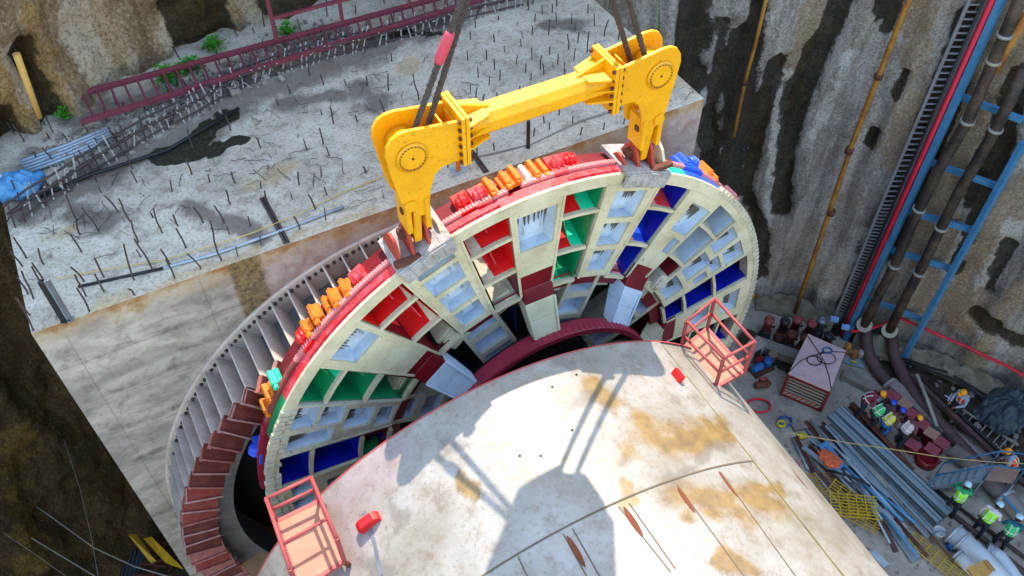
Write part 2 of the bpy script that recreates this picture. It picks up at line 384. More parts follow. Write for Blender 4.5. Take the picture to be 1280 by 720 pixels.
def kR(P, wob):
    n = len(P); z = np.zeros
    wet = z(n)
    for pix, wd in (([(878, 0), (872, 60)], .45), ([(862, 0), (858, 60), (868, 110)], .5), ([(885, 150), (893, 215), (905, 262)], .45), ([(908, 30), (898, 95), (886, 160)], .22), ([(925, 55), (918, 110)], .5), ([(938, 50), (925, 130), (912, 200)], .55),
                    ([(930, 130), (915, 210), (908, 250)], .60), ([(968, 80), (958, 130), (940, 220), (935, 300)], .26), ([(950, 10), (944, 60), (936, 90)], .25), ([(930, 230), (950, 300), (945, 340)], .45),
                    ([(1052, 0), (1035, 40), (1020, 85), (1012, 108)], .42), ([(1002, 118), (994, 150), (985, 190), (976, 260)], .40), ([(1108, 0), (1100, 40)], .16), ([(1122, 0), (1112, 40), (1106, 70)], .14), ([(1132, 88), (1122, 118)], .20), ([(1092, 165), (1086, 185)], .16),
                    ([(1210, 20), (1165, 130), (1130, 215), (1095, 300), (1060, 385)], .28), ([(1220, 60), (1170, 190), (1140, 260), (1110, 330)], .22), ([(1275, 100), (1240, 190), (1215, 250)], .45), ([(1262, 310), (1240, 350), (1235, 365)], .3), ([(1225, 395), (1270, 430)], .45), ([(1190, 340), (1225, 260), (1262, 180)], .28)):  # first stroke: shade beside the cable ladder, painted in as a dark band
        wet = np.maximum(wet, wstroke(P, pix, wd, .5, wob))
    och = z(n)
    for pix, wd in (([(1022, 0), (1010, 50), (990, 90), (975, 150)], .5), ([(955, 130), (945, 190)], .35), ([(1150, 20), (1140, 110), (1120, 200)], .7), ([(1270, 20), (1230, 100), (1180, 220), (1150, 300)], 1.3), ([(1180, 290), (1150, 380)], .8), ([(1262, 250), (1200, 400)], 1.0), ([(1275, 360), (1220, 450)], .6)):
        och = np.maximum(och, wstroke(P, pix, wd, .9, wob))
    pale = z(n)
    for pix, wd in (([(1060, 60), (1030, 130), (1010, 180)], .35), ([(980, 100), (958, 260), (950, 320)], .2), ([(1075, 290), (1055, 360)], .25), ([(1270, 290), (1235, 360)], .5), ([(890, 100), (880, 150), (885, 190)], .35), ([(900, 10), (905, 60)], .5)):
        pale = np.maximum(pale, wstroke(P, pix, wd, .9, wob))
    rib = .16*np.sin(P[:, 0]*2*pi/2.6+.5)+.07*np.sin(P[:, 0]*2*pi/.93)
    rough = np.array([fbm(s*.9, zz*.35, 1, 6)*.22+fbm(s*3.5, zz*2.0, 5, 4)*.06 for s, zz in P])
    return wet, och, pale, rib+rough-wet*.30
def kB(P, wob):
    wet = np.zeros(len(P))
    for pix, wd in (([(240, 0), (262, 40), (262, 68)], .9), ([(355, 0), (400, 12)], .6), ([(30, 60), (60, 110), (75, 145)], .3), ([(8, 150), (20, 190)], .4), ([(150, 130), (200, 100)], .2)):
        wet = np.maximum(wet, wstroke(P, pix, wd, .5, wob))
    och = np.zeros(len(P))
    for pix, wd in (([(35, 10), (60, 80), (80, 130)], .45), ([(5, 90), (25, 150)], .5), ([(235, 20), (280, 60)], .5)):
        och = np.maximum(och, wstroke(P, pix, wd, .9, wob))
    pale = np.zeros(len(P))
    for pix, wd in (([(100, 20), (130, 90), (140, 120)], .5), ([(210, 40), (225, 90)], .4), ([(310, 5), (330, 20)], .6), ([(15, 60), (40, 120)], .3)):
        pale = np.maximum(pale, wstroke(P, pix, wd, .9, wob))
    rough = np.array([fbm(s*.7, zz*.4, 2, 6)*.42+fbm(s*2.6, zz*2.2, 7, 5)*.16 for s, zz in P])
    rough += .18*np.sin(P[:, 0]*2*pi/3.1)
    return wet, och, pale, rough-wet*.5
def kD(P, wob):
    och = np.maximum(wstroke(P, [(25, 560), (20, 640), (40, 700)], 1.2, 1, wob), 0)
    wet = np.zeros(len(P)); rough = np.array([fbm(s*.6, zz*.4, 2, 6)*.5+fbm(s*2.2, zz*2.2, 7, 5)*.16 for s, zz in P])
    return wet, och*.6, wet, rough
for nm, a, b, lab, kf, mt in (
    ('pit_wall', WS[0], S_SPLIT1, 'near black rock wall of the deep pit at the left', kD, 'wallD'),
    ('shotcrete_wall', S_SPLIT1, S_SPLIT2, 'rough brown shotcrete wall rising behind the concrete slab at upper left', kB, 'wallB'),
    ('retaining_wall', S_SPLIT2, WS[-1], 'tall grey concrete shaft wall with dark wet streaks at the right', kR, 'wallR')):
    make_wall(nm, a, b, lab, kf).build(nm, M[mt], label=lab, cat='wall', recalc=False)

# ground round the mouth of the shaft, and the shaft floor
mb = MB()
top = [Vector((p.x, p.y, walltop(p))) for p in WL[::2]]
out = []
for p in top: out.append(Vector((p.x*6, (p.y-6)*6+6, p.z)))
n = len(top); mb.add(top+out, [(i, i+1, n+i+1, n+i) for i in range(n-1)]); mb.build('ground', M['concrete'], kind='structure')

def grid_sheet(name, x0, x1, y0, y1, step, zf, mat, attrs, **tg):
    xs = np.arange(x0, x1+1e-6, step); ys = np.arange(y0, y1+1e-6, step)
    X, Y = np.meshgrid(xs, ys, indexing='ij'); P = np.c_[X.ravel(), Y.ravel()]
    A = attrs(P); mb = MB(); h = zf(P, A)
    mb.v = [Vector((p[0], p[1], hh)) for p, hh in zip(P, h)]; ny = len(ys)
    for i in range(len(xs)-1):
        for j in range(ny-1): a = i*ny+j; mb.f.append([a, a+ny, a+ny+1, a+1]); mb.m.append(0); mb.sm.append(True)
    mb.attr = {k: v.tolist() for k, v in A.items()}
    return mb.build(name, mat, recalc=False, center=False, **tg)
mb = MB(); mb.add([(-150, -150, -.25), (150, -150, -.25), (150, 150, -.25), (-150, 150, -.25)], [(0, 1, 2, 3)]); mb.build('earth', M['concrete'], kind='structure')
def floormat():
    a = NM('site_floor', .85, 0, .25)
    n1 = a.noise(.7, 8, .6); n2 = a.noise(5, 8, .7); n3 = a.noise(22, 4, .6)
    col = a.mix(a.ramp(n1, .38, .68), lin('#b0a796'), lin('#857b6c'))
    col = a.mix(a.math('MULTIPLY', a.ramp(n2, .54, .68), .6), col, lin('#5e564e'))
    m = a.n('ShaderNodeMath', operation='MULTIPLY_ADD'); a.link(n2, m.inputs[0]); m.inputs[1].default_value = .8; a.link(a.attr('mud'), m.inputs[2])
    mud = a.ramp(m.outputs[0], .68, .95)
    col = a.mix(mud, col, a.mix(a.ramp(n2, .4, .65), lin('#4a4030'), lin('#2a241c')))
    col = a.mix(a.math('MULTIPLY', a.ramp(n3, .5, .7), .3), col, lin('#4a4642'))
    rr = a.n('ShaderNodeMapRange'); rr.inputs[3].default_value = .85; rr.inputs[4].default_value = .45; a.link(mud, rr.inputs[0]); a.link(rr.outputs[0], a.b.inputs['Roughness'])
    a.bump(n2, .35, .04); return a.out(col)
def gp(*pts): return [tuple(G(*p)[:2]) for p in pts]
def fattr(P):
    wob = np.array([fbm(x*.8, y*.8, 4)*.5 for x, y in P])
    mud = np.zeros(len(P))
    for pts, wd in ((gp((1120, 430), (1170, 470), (1230, 520), (1280, 560)), 1.5), (gp((1150, 450), (1200, 490), (1275, 500)), 1.5), (gp((1040, 400), (1090, 430), (1200, 470)), .9), (gp((1140, 545), (1160, 565)), .5), (gp((940, 430), (1010, 455)), .6)):
        mud = np.maximum(mud, stroke(P, pts, wd, .5, wob))
    mud = np.maximum(mud, (P[:, 0] < -6).astype(float))
    return {'mud': mud}
grid_sheet('floor', -18, 26, -8, 27, .25, lambda P, A: np.array([-.12*m+fbm(x*1.3, y*1.3, 2)*(.02+.05*m) for (x, y), m in zip(P, A['mud'])]), floormat(), fattr, kind='structure')

# ================================================================== PORTAL BLOCK (concrete slab on the left)
U0, U1, DF, ZT = -2.89, 11.43, 12.32, 14.55
TC = (4.19, 7.56)            # axis of the tunnel eye
blk = thing('concrete_block', F28.P(4, 14, 0), 'massive grey concrete headwall block with a rusty stained top edge and a round tunnel opening', 'concrete block')
def blockmat():
    a = NM('board_marked_concrete', .9, 0, .2)
    m = a.n('ShaderNodeMapping', vector_type='TEXTURE'); a.link(a.pos, m.inputs[0]); m.inputs['Rotation'].default_value = (0, 0, radians(28)); v = m.outputs[0]
    sep = a.n('ShaderNodeSeparateXYZ'); a.link(v, sep.inputs[0]); u = sep.outputs[0]; z = sep.outputs[2]
    vs = a.mapping(v, (.55, 1, 1.3)); n1 = a.noise(1, 9, .68, vs, .9); n2 = a.noise(2.2, 8, .7); n3 = a.noise(11, 6, .7)
    wv = a.n('ShaderNodeTexWave', wave_type='BANDS', bands_direction='Z'); wv.inputs['Scale'].default_value = .28; wv.inputs['Distortion'].default_value = 1.6; wv.inputs['Detail'].default_value = 4; a.link(v, wv.inputs[0])
    col = a.mix(a.ramp(n1, .35, .62), lin('#c2b4a2'), lin('#94867a'))
    col = a.mix(a.math('MULTIPLY', a.math('MULTIPLY', a.ramp(wv.outputs[1], .10, .0), a.ramp(n2, .4, .6)), .6), col, lin('#5c5248'))
    col = a.mix(a.math('MULTIPLY', a.ramp(n2, .52, .68), .55), col, lin('#5e5448'))
    sx = a.math('FRACT', a.math2(u, 1/2.44)); jx = a.ramp(sx, .012, .0)
    sz = a.math('FRACT', a.math2(z, 1/1.22)); jz = a.ramp(sz, .022, .0)
    col = a.mix(a.math('MULTIPLY', a.math('ADD', jx, jz), .55), col, lin('#5c5248'))
    # pinkish later pour to the right of the joint
    pk = a.ramp(a.math('SUBTRACT', u, 1.2) if False else u, 1.05, 1.2)
    col = a.mix(a.math('MULTIPLY', pk, a.ramp(n2, .25, .6)), col, lin('#b09a94'))
    rst = a.math('MULTIPLY', a.math('MULTIPLY', pk, a.ramp(n2, .46, .62)), .6)
    col = a.mix(rst, col, lin('#8e6450'))
    # ochre band under the top edge on the left
    e = a.n('ShaderNodeMath', operation='MULTIPLY_ADD'); a.link(n2, e.inputs[0]); e.inputs[1].default_value = 1.3; a.link(z, e.inputs[2])
    top_ = a.ramp(e.outputs[0], 14.75, 15.1); col = a.mix(a.math('MULTIPLY', top_, .6), col, lin('#b0925c'))
    top2 = a.ramp(e.outputs[0], 15.05, 15.25); col = a.mix(a.math('MULTIPLY', top2, .6), col, lin('#8e4e18'))
    # raw joint strip
    j1 = a.math('MULTIPLY', a.ramp(u, .52, .60), a.ramp(u, 1.22, 1.10)); j1 = a.math('MULTIPLY', j1, a.ramp(z, 11.4, 12.0))
    col = a.mix(a.math('MULTIPLY', j1, .9), col, a.mix(a.ramp(n3, .4, .62), lin('#8a7248'), lin('#4a3a26')))
    # darker olive brown towards the foot
    col = a.mix(a.math('MULTIPLY', a.ramp(z, 4.2, 3.6), .55), col, lin('#6c6046'))
    col = a.mix(a.math('MULTIPLY', a.ramp(n3, .52, .7), .3), col, lin('#4c443c'))
    a.bump(n2, .5, .05); return a.out(col)
M['block'] = blockmat()
mb = MB(); RH = 5.9; NA = 96
def bp(u, d, z): return F28.P(u, d, z)
cz0 = -0.3
ringv = [(TC[0]+RH*cos(2*pi*i/NA), TC[1]+RH*sin(2*pi*i/NA)) for i in range(NA)]
outv = []
for i in range(NA):
    a = 2*pi*i/NA; c_, s_ = cos(a), sin(a); ts = []
    if c_ > 1e-6: ts.append((U1-TC[0])/c_)
    if c_ < -1e-6: ts.append((U0-TC[0])/c_)
    if s_ > 1e-6: ts.append((ZT-TC[1])/s_)
    if s_ < -1e-6: ts.append((cz0-TC[1])/s_)
    t = min(ts); outv.append((TC[0]+t*c_, TC[1]+t*s_))
for cu, cv in ((U0, ZT), (U1, ZT), (U0, cz0), (U1, cz0)):      # snap nearest to the corners
    k = min(range(NA), key=lambda i: hypot(outv[i][0]-cu, outv[i][1]-cv)); outv[k] = (cu, cv)
mb.add([bp(u, DF, z) for u, z in ringv]+[bp(u, DF, z) for u, z in outv], [(i, (i+1) % NA, NA+(i+1) % NA, NA+i) for i in range(NA)])
DB = 22.5
mb.add([bp(U0, DF, cz0), bp(U0, DB, cz0), bp(U0, DB, ZT), bp(U0, DF, ZT)], [(0, 1, 2, 3)])
mb.add([bp(U1, DF, cz0), bp(U1, DB, cz0), bp(U1, DB, ZT), bp(U1, DF, ZT)], [(0, 3, 2, 1)])
mb.build('wall_face', M['block'], blk, recalc=False)
# top surface with stains
def topmat():
    a = NM('slab_top', .9, 0, .25)
    n1 = a.noise(.55, 8, .62); n2 = a.noise(3.2, 8, .72); n3 = a.noise(16, 5, .7)
    col = a.mix(a.ramp(n1, .36, .66), lin('#c9bca4'), lin('#aa9d88'))
    col = a.mix(a.math('MULTIPLY', a.ramp(n2, .52, .66), .5), col, lin('#7a6e60'))
    col = a.mix(a.math('MULTIPLY', a.ramp(n2, .46, .34), .7), col, lin('#cfc6b4'))
    def e(at, k, lo, hi):
        m = a.n('ShaderNodeMath', operation='MULTIPLY_ADD'); a.link(n2, m.inputs[0]); m.inputs[1].default_value = k; a.link(a.attr(at), m.inputs[2]); return a.ramp(m.outputs[0], lo, hi)
    col = a.mix(a.math('MULTIPLY', e('dirt', 1.3, .70, 1.35), .75), col, lin('#5e5046'))
    col = a.mix(a.math('MULTIPLY', e('tan', 1.1, .6, 1.3), .6), col, lin('#b09468'))
    wt = e('pud', .5, .62, .72); col = a.mix(wt, col, lin('#2c2c22'))
    rr = a.n('ShaderNodeMapRange'); rr.inputs[3].default_value = .9; rr.inputs[4].default_value = .12; a.link(wt, rr.inputs[0]); a.link(rr.outputs[0], a.b.inputs['Roughness'])
    col = a.mix(a.math('MULTIPLY', a.ramp(n3, .5, .62), .45), col, lin('#544c44'))
    a.bump(n2, .25, .04); return a.out(col)
def GT(px, py): return G(px, py, ZT)
def gt(*pts): return [tuple(GT(*p)[:2]) for p in pts]
def tattr(P):
    wob = np.array([fbm(x*1.5, y*1.5, 4)*.25 for x, y in P])
    dirt = np.zeros(len(P)); tan = np.zeros(len(P))
    for pts, wd in ((gt((95, 265), (130, 280)), .5), (gt((30, 262), (200, 185), (330, 112), (560, 28)), .75), (gt((100, 150), (300, 90), (420, 40)), .5), (gt((260, 180), (300, 100)), .6), (gt((350, 130), (420, 120)), .4), (gt((490, 55), (540, 45)), .35), (gt((10, 230), (60, 200)), .6), (gt((240, 260), (330, 300)), .25), (gt((690, 30), (720, 30)), .4), (gt((450, 110), (470, 130)), .5)):
        dirt = np.maximum(dirt, stroke(P, pts, wd, .9, wob))
    for pts, wd in ((gt((320, 230), (360, 212)), .35), (gt((62, 300), (85, 290)), .25), (gt((500, 90), (520, 80)), .3), (gt((820, 90), (870, 110)), .3), (gt((45, 415), (430, 275), (470, 262)), .12)):
        tan = np.maximum(tan, stroke(P, pts, wd, .9, wob))
    pud = np.maximum.reduce([stroke(P, gt((205, 195), (235, 190), (262, 160)), .42, .5, wob), stroke(P, gt((262, 160), (278, 148)), .3, .5, wob), stroke(P, gt((240, 195), (300, 172)), .2, .5, wob), stroke(P, gt((430, 45), (555, 42)), .12, .5, wob)])
    return {'dirt': dirt, 'tan': tan, 'pud': pud}
us = np.arange(U0, U1+.001, .1); us[-1] = U1; ds = np.arange(DF, DB, .1)
UU, DD = np.meshgrid(us, ds, indexing='ij'); PW = [F28.P(u, d, 0) for u, d in zip(UU.ravel(), DD.ravel())]
P2 = np.array([(p.x, p.y) for p in PW]); A = tattr(P2)
mb = MB(); nd = len(ds)
for k, p in enumerate(PW):
    edge = (DD.ravel()[k]-DF) < .01 or UU.ravel()[k] > U1-.01 or UU.ravel()[k] < U0+.01
    zz = ZT+(0 if edge else max(0, fbm(p.x*1.1, p.y*1.1, 5)*.035+fbm(p.x*5, p.y*5, 1)*.012+.01)*(1-A['pud'][k]))
    mb.v.append(Vector((p.x, p.y, zz)))
for i in range(len(us)-1):
    for j in range(nd-1): a = i*nd+j; mb.f.append([a, a+nd, a+nd+1, a+1]); mb.m.append(0); mb.sm.append(True)
mb.attr = {k: v.tolist() for k, v in A.items()}
mb.build('top_slab', topmat(), blk, recalc=False)
# tunnel lining and the earth face, painted black for the unlit void
def cylP(r, a, d, c=TC, F=F28): return F.P(c[0]+r*cos(a), d, c[1]+r*sin(a))
def tunlen(a):        # ragged end of the lining, shorter at the lower left
    q = math.degrees(a) % 360
    return 12.75-1.0*max(0, 1-abs(q-225)/60)+.25*sin(a*5)+.12*sin(a*11+1)
mb = MB(); NN = 120
for r0 in (5.34,):
    rows = [(5.95, lambda a: DF-.01), (5.95, lambda a: 11.32), (5.34, lambda a: 11.30), (5.34, lambda a: tunlen(a)), (5.6, lambda a: tunlen(a)+.02), (5.8, lambda a: DF+.3)]
    for rr_, fd in rows:
        for k in range(NN): a = 2*pi*k/NN; mb.v.append(cylP(rr_, a, fd(a)))
    for i in range(len(rows)-1):
        for k in range(NN): mb.f.append([i*NN+k, i*NN+(k+1) % NN, (i+1)*NN+(k+1) % NN, (i+1)*NN+k]); mb.m.append(0); mb.sm.append(False)
M['lining'] = worn('grey_tunnel_lining', '#77736e', '#544e48', '#2c2824', .85, 0, 1.6, .8, .56, .5)
mb.build('tunnel_lining', M['lining'], blk)
mb = MB()
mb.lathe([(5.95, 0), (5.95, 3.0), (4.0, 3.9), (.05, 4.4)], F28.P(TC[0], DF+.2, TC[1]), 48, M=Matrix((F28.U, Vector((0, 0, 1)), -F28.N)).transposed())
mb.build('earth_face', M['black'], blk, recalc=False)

# portal ring: bolted steel flange, gussets and hinged seal plates
ring = thing('portal_ring', F28.P(TC[0], DF, TC[1]-6.5), 'dusty lilac steel sealing ring with rusty red plates bolted round the tunnel opening', 'sealing ring')
mb = MB(); k0 = len(mb.v)
AR = [radians(-12+ (i*(209/120))) for i in range(121)]
for r, d in ((5.42, DF-.004), (5.42, DF-.06), (6.52, DF-.06), (6.55, DF-.03), (6.55, DF-.004)):
    for a in AR: mb.v.append(cylP(r, a, d))
nA = len(AR)
for i in range(4):
    for k in range(nA-1): mb.f.append([i*nA+k, i*nA+k+1, (i+1)*nA+k+1, (i+1)*nA+k]); mb.m.append(0); mb.sm.append(False)
for i in range(160):
    a = radians(-10+i*205/160); c_ = cylP(6.40, a, DF-.06); mb.lathe([(.035, 0), (.035, .05), (.02, .06)], c_, 6, mi=1, M=Matrix((F28.U, Vector((0, 0, 1)), F28.N)).transposed())
mb.build('flange', [M['gusset'], M['darksteel']], ring)
M['brick2'] = worn('faded_seal_plate', '#a85f50', '#7a3428', '#c09084', .7, 0, 5, .8, .54, .4); M['brick3'] = worn('dark_seal_plate', '#66281c', '#8a4434', '#301410', .75, 0, 5, .8, .55, .4); M['edge1'] = worn('worn_plate_edge', '#b08478', '#8a5448', '#5c3028', .7, 0, 6, .9, .55)
GA = [-8+3.72*i for i in range(55)]
def gro(dg): return 6.06+max(0, min(1, (dg-118)/50))*.12
gs = {}
for i, dg in enumerate(GA):
    a = radians(dg); t = Vector((-sin(a)*F28.U.x, -sin(a)*F28.U.y, cos(a)))   # tangent
    q = [cylP(6.50, a, DF-.06), cylP(gro(dg)+.37, a, 11.02), cylP(gro(dg)-.33, a, 11.02), cylP(5.97, a, DF-.06)]
    mb = MB(); mb.add([p-t*.016 for p in q]+[p+t*.016 for p in q], [(0, 1, 2, 3), (7, 6, 5, 4), (0, 4, 5, 1), (1, 5, 6, 2), (2, 6, 7, 3), (3, 7, 4, 0)])
    mb.build('gusset', M['gusset'], ring)
    # seal plate: short trough shaped plate fixed across two gussets, slightly tilted
    a2 = radians(dg+1.0); er = F28.U*cos(a2)+Vector((0, 0, 1))*sin(a2); et = -F28.U*sin(a2)+Vector((0, 0, 1))*cos(a2)
    rng = random.Random(i); sk = rng.uniform(-.05, .05)
    er2 = (er+et*sk).normalized(); nrm = F28.N
    cc = cylP(gro(dg), a2, 10.95-rng.uniform(0, .06)); mb = MB()
    rot = Matrix((er2, et, nrm)).transposed()
    tilt = Matrix.Rotation(rng.uniform(-.12, .12)-.1, 3, 'Z') @ Matrix.Rotation(rng.uniform(.62, .85), 3, 'X')
    mb.box(cc, (.76, .34, .03), M=rot @ tilt)
    tR = rot @ tilt; mb.box(cc+tR @ Vector((0, .16, .0)), (.78, .035, .10), M=tR, mi=1); mb.box(cc+tR @ Vector((0, -.16, .015)), (.74, .02, .05), M=tR, mi=0)
    mb.box(cc+er2*.36, (.03, .30, .09), M=rot @ tilt, mi=1)
    pl = mb.build('seal_plate', [M[('brick', 'brick2', 'brick3')[rng.randrange(3)]], M['edge1' if rng.random() < .6 else 'brick2']], ring)
# stepped timber-faced foot below the ring
mb = MB()
for i in range(5):
    a0, a1 = radians(197+i*7), radians(204+i*7)
    for rr_, dd_ in ((5.5, 11.3+.12*i),):
        q = [cylP(5.40, a0, dd_), cylP(6.6-.05*i, a0, dd_), cylP(6.6-.05*i, a1, dd_), cylP(5.40, a1, dd_)]; q2 = [cylP(5.40, a0, DF-.01), cylP(6.6-.05*i, a0, DF-.01), cylP(6.6-.05*i, a1, DF-.01), cylP(5.40, a1, DF-.01)]
        mb.hexa(q+q2)
mb.build('ring_foot', M['wood'], blk)
# ================================================================== SHIELD (white cylinder in the foreground)
SC = (4.143, 7.734); SR = 5.99; SD = 8.27
Z3 = Vector((0, 0, 1))
def sp(th, d, dr=0.0): return F27.P(SC[0]+(SR+dr)*cos(th), d, SC[1]+(SR+dr)*sin(th))
def SH(px, py, R=SR):
    r = ray(px, py); ax, az_ = r.dot(F27.U), r.z; ox, oz = -SC[0], CAMZ-SC[1]
    A_ = ax*ax+az_*az_; B_ = 2*(ax*ox+az_*oz); C_ = ox*ox+oz*oz-R*R; D_ = B_*B_-4*A_*C_
    if D_ < 0: t = -B_/(2*A_)
    else: t = (-B_-sqrt(D_))/(2*A_)
    X = CO+r*t; return atan2(X.z-SC[1], X.dot(F27.U)-SC[0]), -X.dot(F27.N)
def shm(px, py):
    th, d = SH(px, py); return (th*SR, d)
shield = thing('shield', F27.P(SC[0], SD, SC[1]-SR), 'huge white steel tunnel shield cylinder with ochre stains lying in the foreground', 'tunnel shield')
def shieldmat():
    a = NM('white_shield_paint', .42, 0, .45)
    m = a.n('ShaderNodeMapping', vector_type='TEXTURE'); a.link(a.pos, m.inputs[0]); m.inputs['Rotation'].default_value = (0, 0, radians(27)); v = m.outputs[0]
    n1 = a.noise(.6, 9, .65, v); n2 = a.noise(2.6, 9, .75, v); n3 = a.noise(12, 6, .75, v); n4 = a.noise(1.0, 8, .7, a.mapping(v, (1.2, .12, 1.2)), .3); n5 = a.noise(1, 6, .7, a.mapping(v, (28, 2.0, 28)))
    col = a.mix(a.ramp(n1, .38, .68), lin('#9c968d'), lin('#7c7464'))
    col = a.mix(a.math('MULTIPLY', a.ramp(n2, .53, .68), .45), col, lin('#6a5c4a'))
    col = a.mix(a.math('MULTIPLY', a.ramp(n4, .52, .66), .4), col, lin('#766a58'))
    def e(at, k, lo, hi, nn=n2):
        mm = a.n('ShaderNodeMath', operation='MULTIPLY_ADD'); a.link(nn, mm.inputs[0]); mm.inputs[1].default_value = k; a.link(a.attr(at), mm.inputs[2]); return a.ramp(mm.outputs[0], lo, hi)
    col = a.mix(a.math('MULTIPLY', e('stain', 1.2, .5, 1.4), .9), col, a.mix(a.ramp(n2, .40, .66), lin('#8a6a30'), lin('#64481f')))
    col = a.mix(a.math('MULTIPLY', e('grime', 1.1, .65, 1.35), .6), col, lin('#6a6258'))
    col = a.mix(a.math('MULTIPLY', e('pink', .4, .5, .95), .3), col, lin('#a08088'))
    vo = a.n('ShaderNodeTexVoronoi'); vo.inputs['Scale'].default_value = 2.4; vo.inputs['Randomness'].default_value = 1; a.link(v, vo.inputs['Vector'])
    foot = a.math('MULTIPLY', a.ramp(vo.outputs['Distance'], .20, .15), a.ramp(n1, .50, .62)); col = a.mix(a.math('MULTIPLY', foot, .32), col, lin('#70665c'))
    vd = a.n('ShaderNodeTexVoronoi'); vd.inputs['Scale'].default_value = 5.5; a.link(v, vd.inputs['Vector'])
    col = a.mix(a.math('MULTIPLY', a.ramp(vd.outputs['Distance'], .09, .06), .5), col, lin('#5c5248'))
    vc = a.n('ShaderNodeTexVoronoi', feature='DISTANCE_TO_EDGE'); vc.inputs['Scale'].default_value = 1.1; a.link(a.mapping(v, (1, .7, 1)), vc.inputs['Vector'])
    col = a.mix(a.math('MULTIPLY', a.math('MULTIPLY', a.ramp(vc.outputs[0], .008, .002), a.ramp(n2, .45, .6)), .4), col, lin('#5a5048'))
    col = a.mix(a.math('MULTIPLY', a.ramp(n3, .54, .64), .5), col, lin('#665a48'))
    col = a.mix(a.math('MULTIPLY', a.ramp(n5, .60, .70), .25), col, lin('#9c8c76'))
    a.bump(n2, .12, .02); return a.out(col)
M['shield'] = shieldmat()
def shield_sheet(t0, t1, d0, d1, dr, name, mt='shield'):
    nt_ = max(2, int((t1-t0)*SR/.07)); nd_ = max(2, int((d0-d1)/.07)); mb = MB(); P = []
    for i in range(nt_+1):
        for j in range(nd_+1):
            th = t0+(t1-t0)*i/nt_; d = d0+(d1-d0)*j/nd_; mb.v.append(sp(th, d, dr)); P.append((th*SR, d))
    for i in range(nt_):
        for j in range(nd_): a = i*(nd_+1)+j; mb.f.append([a, a+nd_+1, a+nd_+2, a+1]); mb.m.append(0); mb.sm.append(True)
    P = np.array(P); wob = np.array([fbm(x*1.3, y*1.3, 6)*.28+fbm(x*4, y*4, 3)*.08 for x, y in P])
    stain = np.zeros(len(P)); grime = np.zeros(len(P)); pink = np.zeros(len(P))
    def sm_(*pts): return [shm(*p) for p in pts]
    for pts, wd in ((sm_((800, 545), (830, 555), (870, 548)), .50), (sm_((800, 525), (790, 560)), .3), (sm_((745, 490), (765, 505)), .28), (sm_((860, 560), (905, 535)), .35), (sm_((880, 530), (910, 545)), .25), (sm_((855, 620), (910, 628), (925, 640)), .38), (sm_((860, 640), (925, 645)), .25),
                    (sm_((930, 625), (975, 635)), .35), (sm_((945, 610), (975, 612)), .2), (sm_((905, 692), (912, 705)), .18), (sm_((925, 705), (945, 720)), .2), (sm_((782, 605), (785, 630)), .08), (sm_((900, 700), (905, 680)), .1), (sm_((580, 600), (592, 612)), .08)):
        stain = np.maximum(stain, stroke(P, pts, wd, .9, wob))
    for pts, wd in ((sm_((480, 640), (500, 652)), .15), (sm_((610, 540), (640, 560)), .25), (sm_((560, 560), (620, 560)), .15), (sm_((840, 600), (900, 560)), .1), (sm_((700, 520), (730, 500)), .2), (sm_((640, 470), (700, 455)), .2), (sm_((460, 700), (480, 720)), .2), (sm_((860, 690), (870, 700)), .1)):
        grime = np.maximum(grime, stroke(P, pts, wd, .9, wob))
    for pts, wd in ((sm_((420, 640), (450, 600), (490, 570)), .8), (sm_((440, 680), (430, 700)), .7)):
        pink = np.maximum(pink, stroke(P, pts, wd, .9, wob))
    mb.attr = {'stain': stain.tolist(), 'grime': grime.tolist(), 'pink': pink.tolist()}
    return mb.build(name, M[mt], shield, recalc=False)
T_SEAM = radians(56.3)
D_SEAM = SH(790, 620)[1]
shield_sheet(radians(-40), T_SEAM, SD, -6, 0, 'side_skin')
shield_sheet(T_SEAM, radians(215), SD, D_SEAM+.01, .03, 'top_skin')
shield_sheet(T_SEAM, radians(215), D_SEAM-.01, -6, .02, 'top_skin')
mb = MB()     # front rim painted red, end face, dark inside
NQ = 140
prof = [(.034, SD-.02), (.038, SD+.012), (-.08, SD+.012), (-.08, SD-.3)]
for r_, d_ in prof:
    for k in range(NQ): mb.v.append(sp(2*pi*k/NQ, d_, r_))
for i in range(3):
    for k in range(NQ): mb.f.append([i*NQ+k, i*NQ+(k+1) % NQ, (i+1)*NQ+(k+1) % NQ, (i+1)*NQ+k]); mb.m.append(0); mb.sm.append(False)
mb.build('front_edge', M['pinkrail'], shield)
mb = MB(); prof = [(-.09, SD-.2), (-.3, SD-.9), (-2.5, SD-.9), (-5.9, SD-.9)]
for r_, d_ in prof:
    for k in range(NQ): mb.v.append(sp(2*pi*k/NQ, d_, r_))
for i in range(3):
    for k in range(NQ): mb.f.append([i*NQ+k, i*NQ+(k+1) % NQ, (i+1)*NQ+(k+1) % NQ, (i+1)*NQ+k]); mb.m.append(0); mb.sm.append(False)
mb.build('bulkhead', M['rust'], shield)
